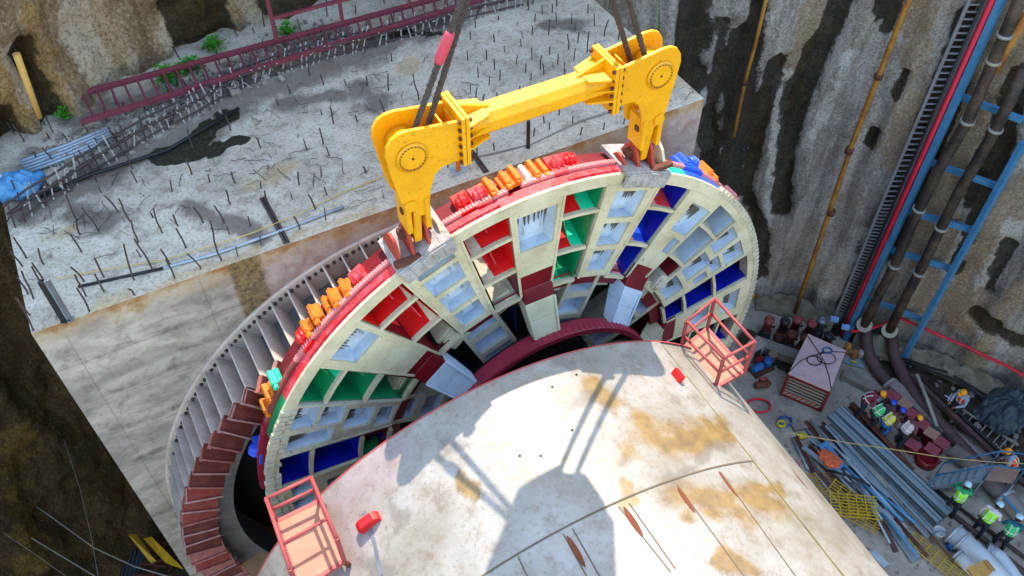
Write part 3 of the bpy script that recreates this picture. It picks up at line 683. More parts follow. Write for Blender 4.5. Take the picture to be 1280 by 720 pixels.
# weld seams, joint lines and slots
def sline(pix, wd=.03, ht=.012, dr=.03, nseg=14):
    pts = [SH(*p) for p in pix]; out = []
    for (t0, d0), (t1, d1) in zip(pts[:-1], pts[1:]):
        for k in range(nseg): out.append((t0+(t1-t0)*k/nseg, d0+(d1-d0)*k/nseg))
    out.append(pts[-1]); mb = MB()
    for (ta, da), (tb, db) in zip(out[:-1], out[1:]):
        a, b = sp(ta, da, dr), sp(tb, db, dr); er = F27.U*cos(ta)+Z3*sin(ta); mb.bar(a, b, wd, ht, up=er)
    return mb
M['seam'] = worn('brown_weld_seam', '#6a5a46', '#4a3c2c', '#2c2418', .8)
mb = MB(); nn = 90
for k in range(nn):
    a0, a1 = T_SEAM+(radians(205)-T_SEAM)*k/nn, T_SEAM+(radians(205)-T_SEAM)*(k+1)/nn
    mb.bar(sp(a0, D_SEAM, .028), sp(a1, D_SEAM, .028), .028, .012, up=F27.U*cos(a0)+Z3*sin(a0))
mb.build('weld_seam', M['seam'], shield)
mb = MB()
for k in range(60):
    d0, d1 = SD-.1-k*.23, SD-.1-(k+1)*.23
    mb.bar(sp(T_SEAM-.004, d0, .005+.004*sin(k*1.7)), sp(T_SEAM-.004, d1, .005+.004*sin(k*1.7+1.7)), .035, .05, up=F27.U*cos(T_SEAM)+Z3*sin(T_SEAM))
M['moss'] = worn('mossy_seam', '#7a7444', '#4c4a28', '#2c2816', .9)
mb.build('joint_strip', M['moss'], shield)
sline([(457, 640), (470, 680), (478, 720)], .06, .03).build('joint_strip', M['steel'], shield)
for pix in ([(773, 634), (838, 716)], [(786, 630), (844, 712)], [(704, 668), (734, 722)], [(716, 662), (750, 722)], [(900, 591), (994, 722)], [(846, 607), (930, 722)], [(648, 697), (660, 722)]):
    sline(pix, .022, .008, .022).build('joint_strip', M['seam'], shield)
for (c_, L_, W_) in (((791, 653), .58, .10), ((720, 690), .58, .10), ((857, 626), .50, .08), ((909, 606), .55, .06), ((865, 628), .0, 0), ((1000, 600), .55, .035)):
    if not L_: continue
    th, d = SH(*c_); dr = .026 if th > T_SEAM else .004; mb = MB(); vs = []
    n_ = 18
    for k in range(n_):
        q = 2*pi*k/n_; y = cos(q)*L_/2; x = sin(q)*W_/2*(abs(sin(q))**.3); vs.append(sp(th+x/SR, d+y, dr+.006))
    vs2 = [v+Z3*-.0 for v in vs]; cen = sp(th, d, dr-.0)
    mb.add(vs+[cen], [(k, (k+1) % n_, n_) for k in range(n_)])
    mb.build('recess_slot', M['rustplate'] if c_[0] != 1000 else M['maroon'], shield)
# small raised fittings on the shell
for px, py, mt, sz in ((465, 654, 'red', (.42, .16, .2)), (844, 474, 'red', (.1, .26, .18))):
    th, d = SH(px, py); er = F27.U*cos(th)+Z3*sin(th); et = F27.N.cross(er)
    mb = MB()
    if sz[0] > .3:
        poly = [(-.21, 0), (-.21, .1), (-.15, .17), (.12, .2), (.21, .14), (.21, 0)]; mb.prism(poly, sp(th, d, .03), et, er, F27.N, -.08, .08)
    else: mb.bar(sp(th, d-.13, .1), sp(th, d+.13, .1), .1, .16, up=er)
    o = mb.build('fitting', M[mt], shield, bevel=.01); o['label'] = 'small red welded block on the white shell'
mb = MB()
for px, py in ((715, 539), (650, 571), (676, 571), (690, 485), (720, 470)):
    th, d = SH(px, py); er = F27.U*cos(th)+Z3*sin(th); et = F27.N.cross(er)
    mb.lathe([(.022, 0), (.02, .02)], sp(th, d, .022), 10, M=Matrix((F27.N, et, er)).transposed())
mb.build('plug', M['black'], shield)
# red oxide side keel and yellow-painted strip running beside the shell
cr = thing('cradle_beam', G(975, 545, 0), 'orange red painted steel cradle beam under the right flank of the white shield', 'cradle beam')
mb = MB(); a = F27.P(10.15, 9.4, 8.2); b = F27.P(10.15, 3.0, 8.2); mb.bar(a, b, .35, .9); mb.build('girder', worn('orange_red_paint', '#d8583a', '#c04a30', '#7a2c1c', .5), cr)
mb = MB(); mb.bar(F27.P(9.8, 9.6, 8.6), F27.P(9.8, 4.0, 8.6), .14, .3); mb.build('side_strip', M['cream'], cr)
for dd in (3.5, 6, 8.8):
    mb = MB(); mb.bar(F27.P(10.15, dd, 0), F27.P(10.15, dd, 7.75), .3, .3); mb.build('post', M['rust'], cr)

# ================================================================== CUTTERHEAD (seen from behind)
CC = (5.893, 9.712)
def cp(r, deg, d): a = radians(deg); return F28.P(CC[0]+r*cos(a), d, CC[1]+r*sin(a))
def PB(mb, r0, r1, a0, a1, d0, d1, mi=0, step=2.5):
    n_ = max(1, int(round(abs(a1-a0)/step)))
    for k in range(n_):
        b0, b1 = a0+(a1-a0)*k/n_, a0+(a1-a0)*(k+1)/n_
        mb.hexa([cp(r0, b0, d0), cp(r1, b0, d0), cp(r1, b1, d0), cp(r0, b1, d0), cp(r0, b0, d1), cp(r1, b0, d1), cp(r1, b1, d1), cp(r0, b1, d1)], mi)
def ringb(mb, prof, a0, a1, n_, mi=0, smooth=False):      # prof [(r,d)]
    base = len(mb.v); m_ = n_+1
    for r, d in prof:
        for k in range(m_): mb.v.append(cp(r, a0+(a1-a0)*k/n_, d))
    for i in range(len(prof)-1):
        for k in range(n_): mb.f.append([base+i*m_+k, base+i*m_+k+1, base+(i+1)*m_+k+1, base+(i+1)*m_+k]); mb.m.append(mi); mb.sm.append(smooth)
head = thing('cutterhead', F28.P(CC[0], 10.4, CC[1]-6.3), 'giant cream tunnel boring cutterhead wheel with red, green and blue chutes seen from behind', 'cutterhead')
DR = 10.0; DFF = 10.88
mb = MB(); ringb(mb, [(5.96, DR+.30), (5.96, DR), (6.21, DR), (6.21, DR+.06), (6.17, DR+.07)], 0, 360, 144)
mb.build('rim', M['cream'], head)
def rimseg(name, a0, a1, mt, prof):
    mb = MB(); ringb(mb, prof, a0, a1, max(2, int(abs(a1-a0)/2))); return mb.build(name, M[mt], head)
shellp = [(6.17, DR+.05), (6.21, DR+.06), (6.22, DR+.26), (6.16, DR+.28)]
for a0, a1, mt in ((66, 148, 'red2'), (57, 66, 'mint'), (44, 57, 'blue2'), (36, 44, 'mint'), (-30, 36, 'cream2'), (148, 158, 'green'), (158, 200, 'maroon')): rimseg('shell_band', a0, a1, mt, shellp)
rimseg('shell_band', -30, 200, 'maroon', [(6.16, DR+.28), (6.10, DR+.85), (5.6, DR+.88)])
for a0, a1, mt in ((56, 63, 'salmon'), (72, 92, 'salmon'), (94.5, 110.5, 'salmon'), (116, 141, 'salmon'), (141, 156, 'rustred'), (50, 56, 'blue2'), (40, 50, 'salmon'), (156, 176, 'plum')):
    mb = MB(); PB(mb, 6.14, 6.27, a0, a1, DR+.30, DR+.38, step=.8)
    for q in np.arange(a0, a1-.3, .6): PB(mb, 6.265, 6.285, q, q+.33, DR+.295, DR+.385, step=1)
    mb.build('wear_strip', M[mt], head)
for a0, a1 in ((74, 84), (97, 108), (119, 138)):
    mb = MB(); PB(mb, 6.20, 6.24, a0, a1, DR+.10, DR+.17, step=1)
    for q in np.arange(a0, a1-.5, 1.6): PB(mb, 6.235, 6.25, q, q+1.1, DR+.095, DR+.175, step=2)
    mb.build('wear_strip', M['red2'], head)
# hard facing blocks on the rim
mb = MB(); rng = random.Random(3)
for q in np.arange(150, 192, 1.15):
    PB(mb, 6.06+rng.uniform(-.02, .02), 6.24+rng.uniform(-.015, .02), q, q+.95, DR-.035-rng.uniform(0, .03), DR+.02, step=2)
    if rng.random() < .7: PB(mb, 5.92, 6.04, q+.1, q+.9, DR-.02-rng.uniform(0, .03), DR+.02, step=2)
mb.build('wear_teeth', M['cream2'], head); mb = MB()
for q in np.arange(-20, 46, 1.5): PB(mb, 6.12, 6.275, q, q+.95, DR-.02, DR+.10, step=2)
mb.build('wear_teeth', M['cream2'], head)

WOBR = random.Random(11)
def spoke(ah, al, pockets, rin=3.62, mats=('cream', 'cream2', 'maroon'), maroon_r=0, f=(.2, .8), extra=None, ah2=None, al2=None):
    """wedge shaped box arm; pockets = [(r0, r1, f0, f1)] sunk cutter housings"""
    ah2 = ah if ah2 is None else ah2; al2 = al if al2 is None else al2
    R1 = 5.97
    def ang(r, fr):
        t = (R1-r)/(R1-rin); h = ah+(ah2-ah)*t; l = al+(al2-al)*t; return h+(l-h)*fr
    def q(r, fr, d): return cp(r, ang(r, fr), d)
    mb = MB()
    rs = sorted(set([rin, R1]+[p[0] for p in pockets]+[p[1] for p in pockets]+([maroon_r] if maroon_r else [])))
    fsx = sorted(set([0, 1]+[p[2] for p in pockets]+[p[3] for p in pockets]))
    for r0, r1 in zip(rs[:-1], rs[1:]):
        for f0, f1 in zip(fsx[:-1], fsx[1:]):
            if any(p[0] <= r0+1e-4 and p[1] >= r1-1e-4 and p[2] <= f0+1e-4 and p[3] >= f1-1e-4 for p in pockets): continue
            mi = 2 if (maroon_r and r1 <= maroon_r+1e-4) else 0
            mb.hexa([q(r0, f0, DR), q(r1, f0, DR), q(r1, f1, DR), q(r0, f1, DR), q(r0, f0, DR+.05), q(r1, f0, DR+.05), q(r1, f1, DR+.05), q(r0, f1, DR+.05)], mi)
    for fr in (0, 1):       # side cheeks
        g = .03 if fr == 0 else -.03
        mb.hexa([q(rin, fr, DR+.05), q(R1, fr, DR+.05), q(R1, fr+g, DR+.05), q(rin, fr+g, DR+.05), q(rin, fr, DFF), q(R1, fr, DFF), q(R1, fr+g, DFF), q(rin, fr+g, DFF)], 1)
    mb.hexa([q(rin, 0, DR+.05), q(rin+.05, 0, DR+.05), q(rin+.05, 1, DR+.05), q(rin, 1, DR+.05), q(rin, 0, DFF), q(rin+.05, 0, DFF), q(rin+.05, 1, DFF), q(rin, 1, DFF)], 2 if maroon_r else 1)
    mb.hexa([q(rin, 0, DFF), q(R1, 0, DFF), q(R1, 1, DFF), q(rin, 1, DFF), q(rin, 0, DFF+.05), q(R1, 0, DFF+.05), q(R1, 1, DFF+.05), q(rin, 1, DFF+.05)], 1)
    # raised edge welds
    for fr in (.015, .985): mb.bar(q(rin, fr, DR-.008), q(R1, fr, DR-.008), .05, .02, up=F28.N)
    sk = mb.build('spoke', [M[mats[0]], M[mats[1]], M[mats[2]]], head)
    for p in pockets:
        r0, r1, f0, f1 = p[:4]; dp = .27; pm = MB(); rs_ = .08
        A = [q(r0, f0, DR+.05), q(r1, f0, DR+.05), q(r1, f1, DR+.05), q(r0, f1, DR+.05)]
        g = (f1-f0)*.12
        B = [q(r0+.02, f0+g, DR+dp), q(r1-.10, f0+g, DR+dp*.9), q(r1-.10, f1-g, DR+dp*.9), q(r0+.02, f1-g, DR+dp)]
        pm.add(A+B, [(4, 5, 6, 7), (0, 1, 5, 4), (1, 2, 6, 5), (2, 3, 7, 6), (3, 0, 4, 7)], 0)
        pm.add([q(r1-.20, f0+g*1.3, DR+dp*.93-.006), q(r1-.11, f0+g*1.3, DR+dp*.90-.006), q(r1-.11, f1-g*1.3, DR+dp*.90-.006), q(r1-.20, f1-g*1.3, DR+dp*.93-.006)], [(0, 1, 2, 3)], 2)  # black strip stands for the dark gap under the outer lip
        # cutter seat: bevelled block on the floor of the housing
        fm = (f0+f1)/2; hw = (f1-f0)*.26; rm = r0+(r1-r0)*.36; hr = (r1-r0)*.18
        pm.hexa([q(rm-hr, fm-hw, DR+dp), q(rm+hr, fm-hw, DR+dp), q(rm+hr, fm+hw, DR+dp), q(rm-hr, fm+hw, DR+dp), q(rm-hr*.6, fm-hw*.8, DR+dp*.72), q(rm+hr*.4, fm-hw*.8, DR+dp*.8), q(rm+hr*.4, fm+hw*.8, DR+dp*.8), q(rm-hr*.6, fm+hw*.8, DR+dp*.72)], 0)
        # dried spoil hanging in ragged teeth under the outer lip
        nt_ = 11
        for k in range(nt_):
            if WOBR.random() < .15: continue
            fa = f0+(f1-f0)*(k+WOBR.uniform(.05, .3))/nt_; fb = fa+(f1-f0)*WOBR.uniform(.05, .10); ln = (r1-r0)*WOBR.uniform(.25, .65)
            fa2, fb2 = max(f0+g*1.1, fa), min(f1-g*1.1, fb); rb = r0+(r1-r0)*WOBR.uniform(.18, .5); da = DR+dp*.90-.012
            pm.add([q(r1-.11, fa2, da), q(r1-.11, fb2, da), q(rb, (fa2+fb2)/2, DR+dp*.96-.012), q(r1-.12, (fa2+fb2)/2, da-.05)], [(0, 1, 2), (0, 2, 3), (1, 3, 2), (0, 3, 1)], 1)
        po = pm.build('cutter_pocket', [M['pocket'], M['spoil'], M['black']], sk, recalc=True)
    return sk
M['spoil'] = worn('dried_spoil', '#6c6458', '#544c42', '#3a342c', .9)
P4 = lambda rr, f0, f1: [(a, b, f0, f1) for a, b in rr]
lad = [(3.74, 4.28), (4.38, 4.94), (5.04, 5.58), (5.68, 5.92)]
spoke(96, 85, [(4.88, 5.82, .12, .88)], maroon_r=4.2)                                                             # straight up
spoke(76.2, 62.8, P4([(3.76, 4.32), (4.44, 5.02), (5.14, 5.80)], .20, .80), ah2=75, al2=62.6)
spoke(54.0, 42.5, [(4.98, 5.72, .30, .97), (4.45, 4.85, .62, .95)], maroon_r=4.0, ah2=53, al2=44)
spoke(33.0, 18.5, [(5.36, 5.88, .52, .96), (5.20, 5.86, .05, .42), (4.36, 5.04, .10, .62), (3.72, 4.22, .1, .8), (4.98, 5.26, .5, .94), (4.5, 4.86, .70, .95)], ah2=33.2, al2=20)
spoke(117.5, 105.2, P4(lad, .18, .82), ah2=117.7, al2=105.6)
spoke(139.0, 127.6, [(5.28, 5.90, .16, .88)], maroon_r=3.98, ah2=137.5, al2=127.0)
spoke(163.5, 148.8, [(5.42, 5.90, .52, .96), (4.84, 5.34, .48, .94), (4.16, 4.76, .26, .84), (3.68, 4.06, .12, .8), (4.94, 5.86, .06, .42)], ah2=160.5, al2=148.6, mats=('cream2', 'cream2', 'maroon'))
spoke(186, 173.6, [(5.2, 5.8, .12, .45), (4.5, 5.0, .3, .7), (5.3, 5.75, .55, .9)], maroon_r=3.9, mats=('cream', 'cream2', 'maroon'))
spoke(9.0, -4.0, [(5.3, 5.8, .2, .8), (4.4, 4.9, .2, .8)], maroon_r=3.9)
for k, am in enumerate((-20, -42, -64, -86, -108, -130, -152)): spoke(am+6, am-6, [(4.95, 5.7, .22, .8)] if k % 2 else P4(lad, .2, .8))

def chute(lo, hi, cells):
    """opening between two spokes; cells = [(r0, r1, floor, floor2, split, side, back, backfrac)]"""
    for (r0, r1, fl, fl2, spl, side, sideh, back, bf) in cells:
        bar = MB(); e = .0
        PB(bar, r0-.075, r0, lo-.4, hi+.4, DR-.004, DR+.09, step=4)
        bar.build('cross_bar', M['cream'], head)
        c_ = MB(); mats_ = [M[fl], M[fl2], M[side], M[sideh], M[back]]
        def tri(f0, f1, mi, rise=.22):
            a0, a1 = hi+(lo-hi)*f0, hi+(lo-hi)*f1
            c_.hexa([cp(r0-.03, a0, DR+.09), cp(r0-.03, a1, DR+.09), cp(r0, a1, DR+.09), cp(r0, a0, DR+.09), cp(r0-.03+rise, a0, DFF), cp(r0-.03+rise, a1, DFF), cp(r0+rise, a1, DFF), cp(r0+rise, a0, DFF)], mi)
        if spl > 0: tri(0, spl, 0)
        if spl < 1: tri(spl, 1, 1, .26)
        # side liners standing 6 mm proud of the spokes
        for aa, sg, mi in ((lo, 1, 2), (hi, -1, 3)):
            dg = math.degrees(.012/max(r0, 1)); 
            c_.hexa([cp(r0-.1, aa, DR+.05), cp(r1+.02, aa, DR+.05), cp(r1+.02, aa+sg*dg, DR+.05), cp(r0-.1, aa+sg*dg, DR+.05), cp(r0-.1, aa, DFF), cp(r1+.02, aa, DFF), cp(r1+.02, aa+sg*dg*3, DFF), cp(r0-.1, aa+sg*dg*3, DFF)], mi)
        # folded deflector plate across the front of the cell
        if bf > 0:
            m_ = hi+(lo-hi)*.45
            p = [cp(r0+.2, hi-.5, DFF-.05), cp(r0+.2, lo+.3, DFF-.05), cp(r0+.2+(r1-r0-.2)*bf, lo+.3, DFF-.28), cp(r0+.2+(r1-r0-.2)*bf*.7, m_, DFF-.02), cp(r0+.2+(r1-r0-.2)*bf*.6, hi-.5, DFF-.05)]
            c_.add(p+[x-F28.N*.03 for x in p], [(0, 1, 3), (1, 2, 3), (0, 3, 4), (5, 8, 6), (6, 8, 7), (5, 9, 8), (0, 5, 6, 1), (1, 6, 7, 2), (2, 7, 8, 3), (3, 8, 9, 4), (4, 9, 5, 0)], 4)
            # gusset rib
            a_ = hi+(lo-hi)*.62; c_.add([cp(r0+.02, a_, DR+.25), cp(r0+.24, a_, DFF-.05), cp(r0+.2+(r1-r0-.2)*bf*.8, a_, DFF-.1), cp(r0+.02, a_+.4, DR+.25), cp(r0+.24, a_+.4, DFF-.05), cp(r0+.2+(r1-r0-.2)*bf*.8, a_+.4, DFF-.1)], [(0, 1, 2), (5, 4, 3), (0, 3, 4, 1), (1, 4, 5, 2), (2, 5, 3, 0)], 4)
        c_.build('muck_chute', mats_, head)
RO, RM, RI = (5.42, 5.96), (4.50, 5.30), (3.62, 4.38)
K = 'black'  # black on cell faces stands for the dark of the open gaps
#            r0 r1    floor    floor2   split side(lo) side(hi) back  frac
chute(118.2, 127.2, [(*RO, 'red', 'cream2', .86, 'red', 'red', 'red', .95), (*RM, 'red', 'cream', .74, 'red', 'maroon', 'red', .75), (*RI, K, 'cream2', .55, 'maroon', 'maroon', 'maroon', .4)])
chute(96.3, 104.9, [(*RO, 'cream2', 'red', .30, 'red', 'red', 'red', .9), (*RM, 'cream2', 'red', .38, 'red', 'maroon', 'red', .8), (*RI, 'cream2', 'cream', .5, 'maroon', K, 'maroon', .0)])
chute(76.5, 84.7, [(*RO, 'red', 'mint', .58, 'green', 'red', 'green', .85), (*RM, 'red', 'mint', .58, 'green', 'maroon', 'green', .8), (*RI, 'mint', 'green', .5, 'green', K, 'green', .85)])
chute(54.4, 62.6, [(*RO, 'salmon', 'red2', .4, 'blue', 'blue', 'blue2', .8), (*RM, 'salmon', 'blue2', .45, 'blue', 'blue', 'blue2', .7), (*RI, 'blue2', 'salmon', .5, 'blue', 'mint', 'blue', .8)])
chute(33.4, 42.2, [(*RO, 'pocket', 'cream2', .4, 'pocket', 'maroon', 'pocket', .9), (*RM, 'pocket', 'cream2', .4, 'pocket', 'cream', 'pocket', .85), (*RI, K, 'maroon', .4, 'maroon', 'cream2', K, .6)])
chute(9.4, 18.2, [(5.05, 5.96, 'blue', 'blue', .5, 'blue', 'blue', 'blue', .8), (4.2, 4.94, 'blue', 'blue', .5, 'blue', 'blue', 'blue', .8), (3.62, 4.08, 'blue', 'maroon', .5, 'blue', K, 'blue', .8)])
chute(139.3, 148.2, [(*RO, 'green', 'mint', .7, 'maroon', 'green', 'green', .95), (4.55, 5.30, 'green', 'green', .5, 'maroon', 'green', 'green', .9), (*RI, 'green', 'green', .5, 'maroon', 'green', 'green', .8)])
chute(163.9, 173.2, [(5.32, 5.96, 'blue', 'blue', .5, 'blue', 'blue', 'blue', .95), (4.25, 5.21, 'blue', 'blue', .5, 'blue', 'blue', 'blue', .95), (3.62, 4.14, 'blue', 'maroon', .5, 'maroon', 'green', 'blue', .8)])
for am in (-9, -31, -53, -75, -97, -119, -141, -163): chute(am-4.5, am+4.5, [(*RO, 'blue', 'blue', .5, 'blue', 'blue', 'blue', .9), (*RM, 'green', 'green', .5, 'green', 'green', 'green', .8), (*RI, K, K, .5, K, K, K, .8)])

# inner wheel: hub ring, inner ladders, cast brackets and arms to the drive flange
mb = MB(); ringb(mb, [(3.70, DR+.12), (3.28, DR+.16), (3.28, DFF), (3.70, DFF)], 0, 360, 96); mb.build('hub_ring', M['maroon'], head)
mb = MB(); ringb(mb, [(3.62, DFF+.02), (.05, DFF+.02)], 0, 360, 64); mb.build('centre_plate', worn('dark_green_plate', '#0c4a34', '#06241c', '#040c0a', .45, 0, .8, .95, .5, .1, .5), head)
mb = MB()
for k, am in enumerate(np.arange(4, 364, 22.5)):
    PB(mb, .6, 3.6, am, am+1.0, DR+.6, DFF, step=2)
mb.build('centre_rib', worn('dark_centre_rib', '#123a6a', '#0a1c30', '#050a10', .5), head)
def lin_frame(am):  # local axes of a straight member along radius am
    a = radians(am); return F28.U*cos(a)+Z3*sin(a), -F28.U*sin(a)+Z3*cos(a)
def inner_ladder(am, wd, r0, r1, n_, dtop=DR+.12):
    er, et = lin_frame(am); o = cp(0, 0, 0); 
    def q(r, x, d): return F28.P(CC[0], d, CC[1])+er*r+et*x
    mb = MB(); t = .09
    for sx in (-1, 1):
        mb.hexa([q(r0, sx*wd/2, dtop), q(r1, sx*wd/2, dtop), q(r1, sx*(wd/2-t), dtop), q(r0, sx*(wd/2-t), dtop), q(r0, sx*wd/2, DFF-.05), q(r1, sx*wd/2, DFF-.05), q(r1, sx*(wd/2-t), DFF-.05), q(r0, sx*(wd/2-t), DFF-.05)])
    st = (r1-r0)/n_
    for k in range(n_+1):
        rr = r0+st*k; h_ = .07
        mb.hexa([q(rr-h_, -wd/2+t, dtop), q(rr+h_, -wd/2+t, dtop), q(rr+h_, wd/2-t, dtop), q(rr-h_, wd/2-t, dtop), q(rr-h_, -wd/2+t, dtop+.3), q(rr+h_, -wd/2+t, dtop+.3), q(rr+h_, wd/2-t, dtop+.3), q(rr-h_, wd/2-t, dtop+.3)])
    lf = mb.build('inner_spoke', M['cream2'], head)
    for k in range(n_):
        a, b = r0+st*k+.07, r0+st*(k+1)-.07; pm = MB(); x0, x1 = -wd/2+t, wd/2-t
        pm.add([q(a, x0, dtop+.06), q(b, x0, dtop+.06), q(b, x1, dtop+.06), q(a, x1, dtop+.06), q(a+.02, x0+.02, dtop+.24), q(b-.02, x0+.02, dtop+.28), q(b-.02, x1-.02, dtop+.28), q(a+.02, x1-.02, dtop+.24)], [(4, 5, 6, 7), (0, 1, 5, 4), (1, 2, 6, 5), (2, 3, 7, 6), (3, 0, 4, 7)])
        for j in range(9):
            xa = x0+(x1-x0)*(j+WOBR.uniform(.1, .4))/9; xb = xa+.04; ln = (b-a)*WOBR.uniform(.2, .55)
            pm.add([q(b-.03, xa, dtop+.265), q(b-.03, xb, dtop+.265), q(b-ln, (xa+xb)/2, dtop+.235), q(b-.03, (xa+xb)/2, dtop+.22)], [(0, 1, 2), (0, 2, 3), (1, 3, 2), (0, 3, 1)], 1)
        pm.build('cutter_pocket', [M['pocket'], M['spoil']], lf)
for am, n_ in ((112.0, 3), (69.5, 3), (27, 3), (156, 3), (-20, 3), (-64, 3), (-108, 3), (-152, 3)): inner_ladder(am, .86 if am > 100 else .8, 1.75, 3.60, n_)
def arm(am, mat2, skew=0):
    er, et = lin_frame(am); 
    def q(r, x, d): return F28.P(CC[0], d, CC[1])+er*r+et*x
    w0, w1 = .33, .27; mb = MB()
    st = [(3.78, DR-.01, w0, .50), (3.45, DR-.12, w0, .50), (3.05, 9.72, w1+.03, .42), (2.62, 9.50, w1, .34)]
    for i in range(3):
        (ra, da, wa, ha), (rb, db, wb, hb) = st[i], st[i+1]
        mb.hexa([q(ra, -wa, da+ha), q(ra, wa, da+ha), q(rb, wb, db+hb), q(rb, -wb, db+hb), q(ra, -wa, da), q(ra, wa, da), q(rb, wb, db), q(rb, -wb, db)], 1 if i == 0 else 0)
    for sx in (-1, 1): mb.bar(q(3.45, sx*w0, DR-.13), q(2.62, sx*w1, 9.49), .05, .03, up=F28.N, mi=0)
    mb.build('support_arm', [M[mat2], M['maroon']], head, bevel=.015)
for am, m2 in ((90, 'cream'), (47.5, 'white'), (133.2, 'white'), (178, 'cream'), (3, 'cream'), (-42, 'cream'), (-86, 'cream'), (-130, 'cream')): arm(am, m2)
def bracket(am, r, wd, ln, dd, mt, rot=0):
    er, et = lin_frame(am); c_ = F28.P(CC[0], dd, CC[1])+er*r
    R = Matrix((er, et, F28.N)).transposed() @ Matrix.Rotation(radians(rot), 3, 'Z'); mb = MB(); mb.box(c_, (ln, wd, .5), M=R); mb.box(c_+F28.N*.26, (ln*.7, wd*.7, .06), M=R); return mb.build('cast_bracket', M[mt], head, bevel=.02)
for am, r, wd, ln, dd, mt, rot in ((101, 3.45, .5, .5, 10.45, 'cream', 12), (80.5, 3.3, .45, .4, 10.5, 'cream2', -8), (121, 3.5, .5, .6, 10.4, 'cream', 10), (58, 3.35, .5, .45, 10.5, 'cream', 5), (37, 3.45, .5, .5, 10.35, 'cream2', 20), (144, 3.5, .6, .5, 10.5, 'cream', 0), (34, 3.85, .35, .4, 10.25, 'cream2', 15)):
    bracket(am, r, wd, ln, dd, mt, rot)
mb = MB(); ringb(mb, [(2.58, 9.75), (2.58, 9.36), (2.70, 9.36), (2.73, 9.39), (2.73, 9.52), (2.64, 9.54), (2.64, 9.75)], 0, 360, 120)
for k in range(120): PB(mb, 2.725, 2.74, k*3, k*3+.4, 9.37, 9.53, step=2)
mb.build('drive_flange', M['plum'], head)
mb = MB(); ringb(mb, [(2.56, 9.45), (2.56, 9.85)], 0, 360, 60); ringb(mb, [(1.65, 10.86), (1.65, 10.1), (.1, 10.1)], 0, 360, 60); mb.build('centre_drum', M['black'], head)

# gauge cutters and scoops that stand out beyond the rim
def gaugec(am, mt, kind='roll', r=6.27, d=10.56):
    am += WOBR.uniform(-.5, .5); r += WOBR.uniform(-.05, .04); d += WOBR.uniform(-.06, .08)
    er, et = lin_frame(am); c_ = F28.P(CC[0], d, CC[1])+er*r; mb = MB()
    if kind == 'roll':
        mb.lathe([(.07, -.13), (.11, -.12), (.13, -.10), (.10, -.07), (.10, -.03), (.14, -.01), (.14, .03), (.10, .05), (.10, .10), (.06, .13)], c_, 12, M=Matrix((er, F28.N, et)).transposed(), smooth=False)
        mb.box(c_-er*.12, (.22, .30, .5), M=Matrix((er, et, F28.N)).transposed())
    else:
        mb.prism([(-.13, 0), (.13, 0), (.12, .08), (.06, .09), (.03, .19), (-.05, .20), (-.07, .10), (-.13, .08)], c_-er*.10, et, er, F28.N, -.15-WOBR.random()*.08, .12+WOBR.random()*.08)
        mb.box(c_+er*.02+F28.N*.1, (.08, .09, .28), M=Matrix((er, et, F28.N)).transposed())
    return mb.build('gauge_cutter', M[mt], head, bevel=.01)
for am, mt, kd in ((101.5, 'red', 'roll'), (98.8, 'red2', 'roll'), (96.6, 'orange', 'b'), (94.2, 'orange', 'b'), (92.2, 'orange', 'b'), (90.6, 'white', 'b'), (88.8, 'orange', 'b'), (86.8, 'orange', 'b'), (84.0, 'red2', 'roll'), (81.6, 'red', 'roll'),
                   (137.5, 'red', 'roll'), (135.2, 'orange', 'b'), (132.8, 'orange', 'b'), (130.4, 'orange', 'b'), (128.0, 'orange', 'b'), (125.6, 'orange', 'b'), (123.2, 'red2', 'roll'), (112.5, 'orange', 'b'), (108.5, 'orange', 'b'), (147.5, 'mint', 'b'), (151, 'orange', 'b'), (153.5, 'orange', 'b'), (166, 'blue2', 'roll'),
                   (46.5, 'orange', 'b'), (44.2, 'orange', 'b'), (50.5, 'blue2', 'roll'), (54, 'blue2', 'b'), (34, 'salmon', 'b')):
    gaugec(am, mt, kd)

# lifting lugs on the rim
def lug(u0, ab):
    """two cheek plates with a pin on a curved base plate, u0 = position across, ab = polar angle of the base"""
    z0 = CC[1]+sqrt(6.24**2-(u0-CC[0])**2); lg = MB()
    er, et = lin_frame(ab)
    PB(lg, 6.20, 6.29, ab-5.2, ab+5.2, 9.92, 10.85, 0, step=2)
    PB(lg, 5.95, 6.26, ab-5.0, ab+5.0, 9.88, 9.96, 0, step=2)
    for k, x in enumerate((-.42, -.16, .16, .42)):
        o = F28.P(u0+x, 0, z0-.12); h = .62 if abs(x) < .3 else .45
        mi = 1
        ax = -F28.N; poly = [(9.98, 0), (10.82, 0), (10.55, h*.75), (10.42, h), (10.28, h), (10.16, h*.8)]
        lg.prism(poly, o, ax, Z3, F28.U, -.03, .03, 1 if x < 0 or k == 2 else 2)
    lg.bar(F28.P(u0-.3, 10.36, z0+.30), F28.P(u0+.3, 10.36, z0+.30), .16, .16, mi=3)
    lg.bar(F28.P(u0-.55, 10.0, z0-.02), F28.P(u0+.55, 10.0, z0-.02-.0), .12, .1, mi=3)
    return lg.build('lifting_lug', [M['galvdirt'], M['rustredl'], M['cream'], M['rust']], head, bevel=.01)
M['galvdirt'] = worn('scraped_grey_base', '#b0a8a0', '#6c625c', '#3c302c', .6, 0, 5, .8, .54, .4)
M['rustredl'] = worn('dull_red_lug', '#b03c28', '#7a2418', '#dcd0b8', .6, 0, 4, .6, .62, .2)

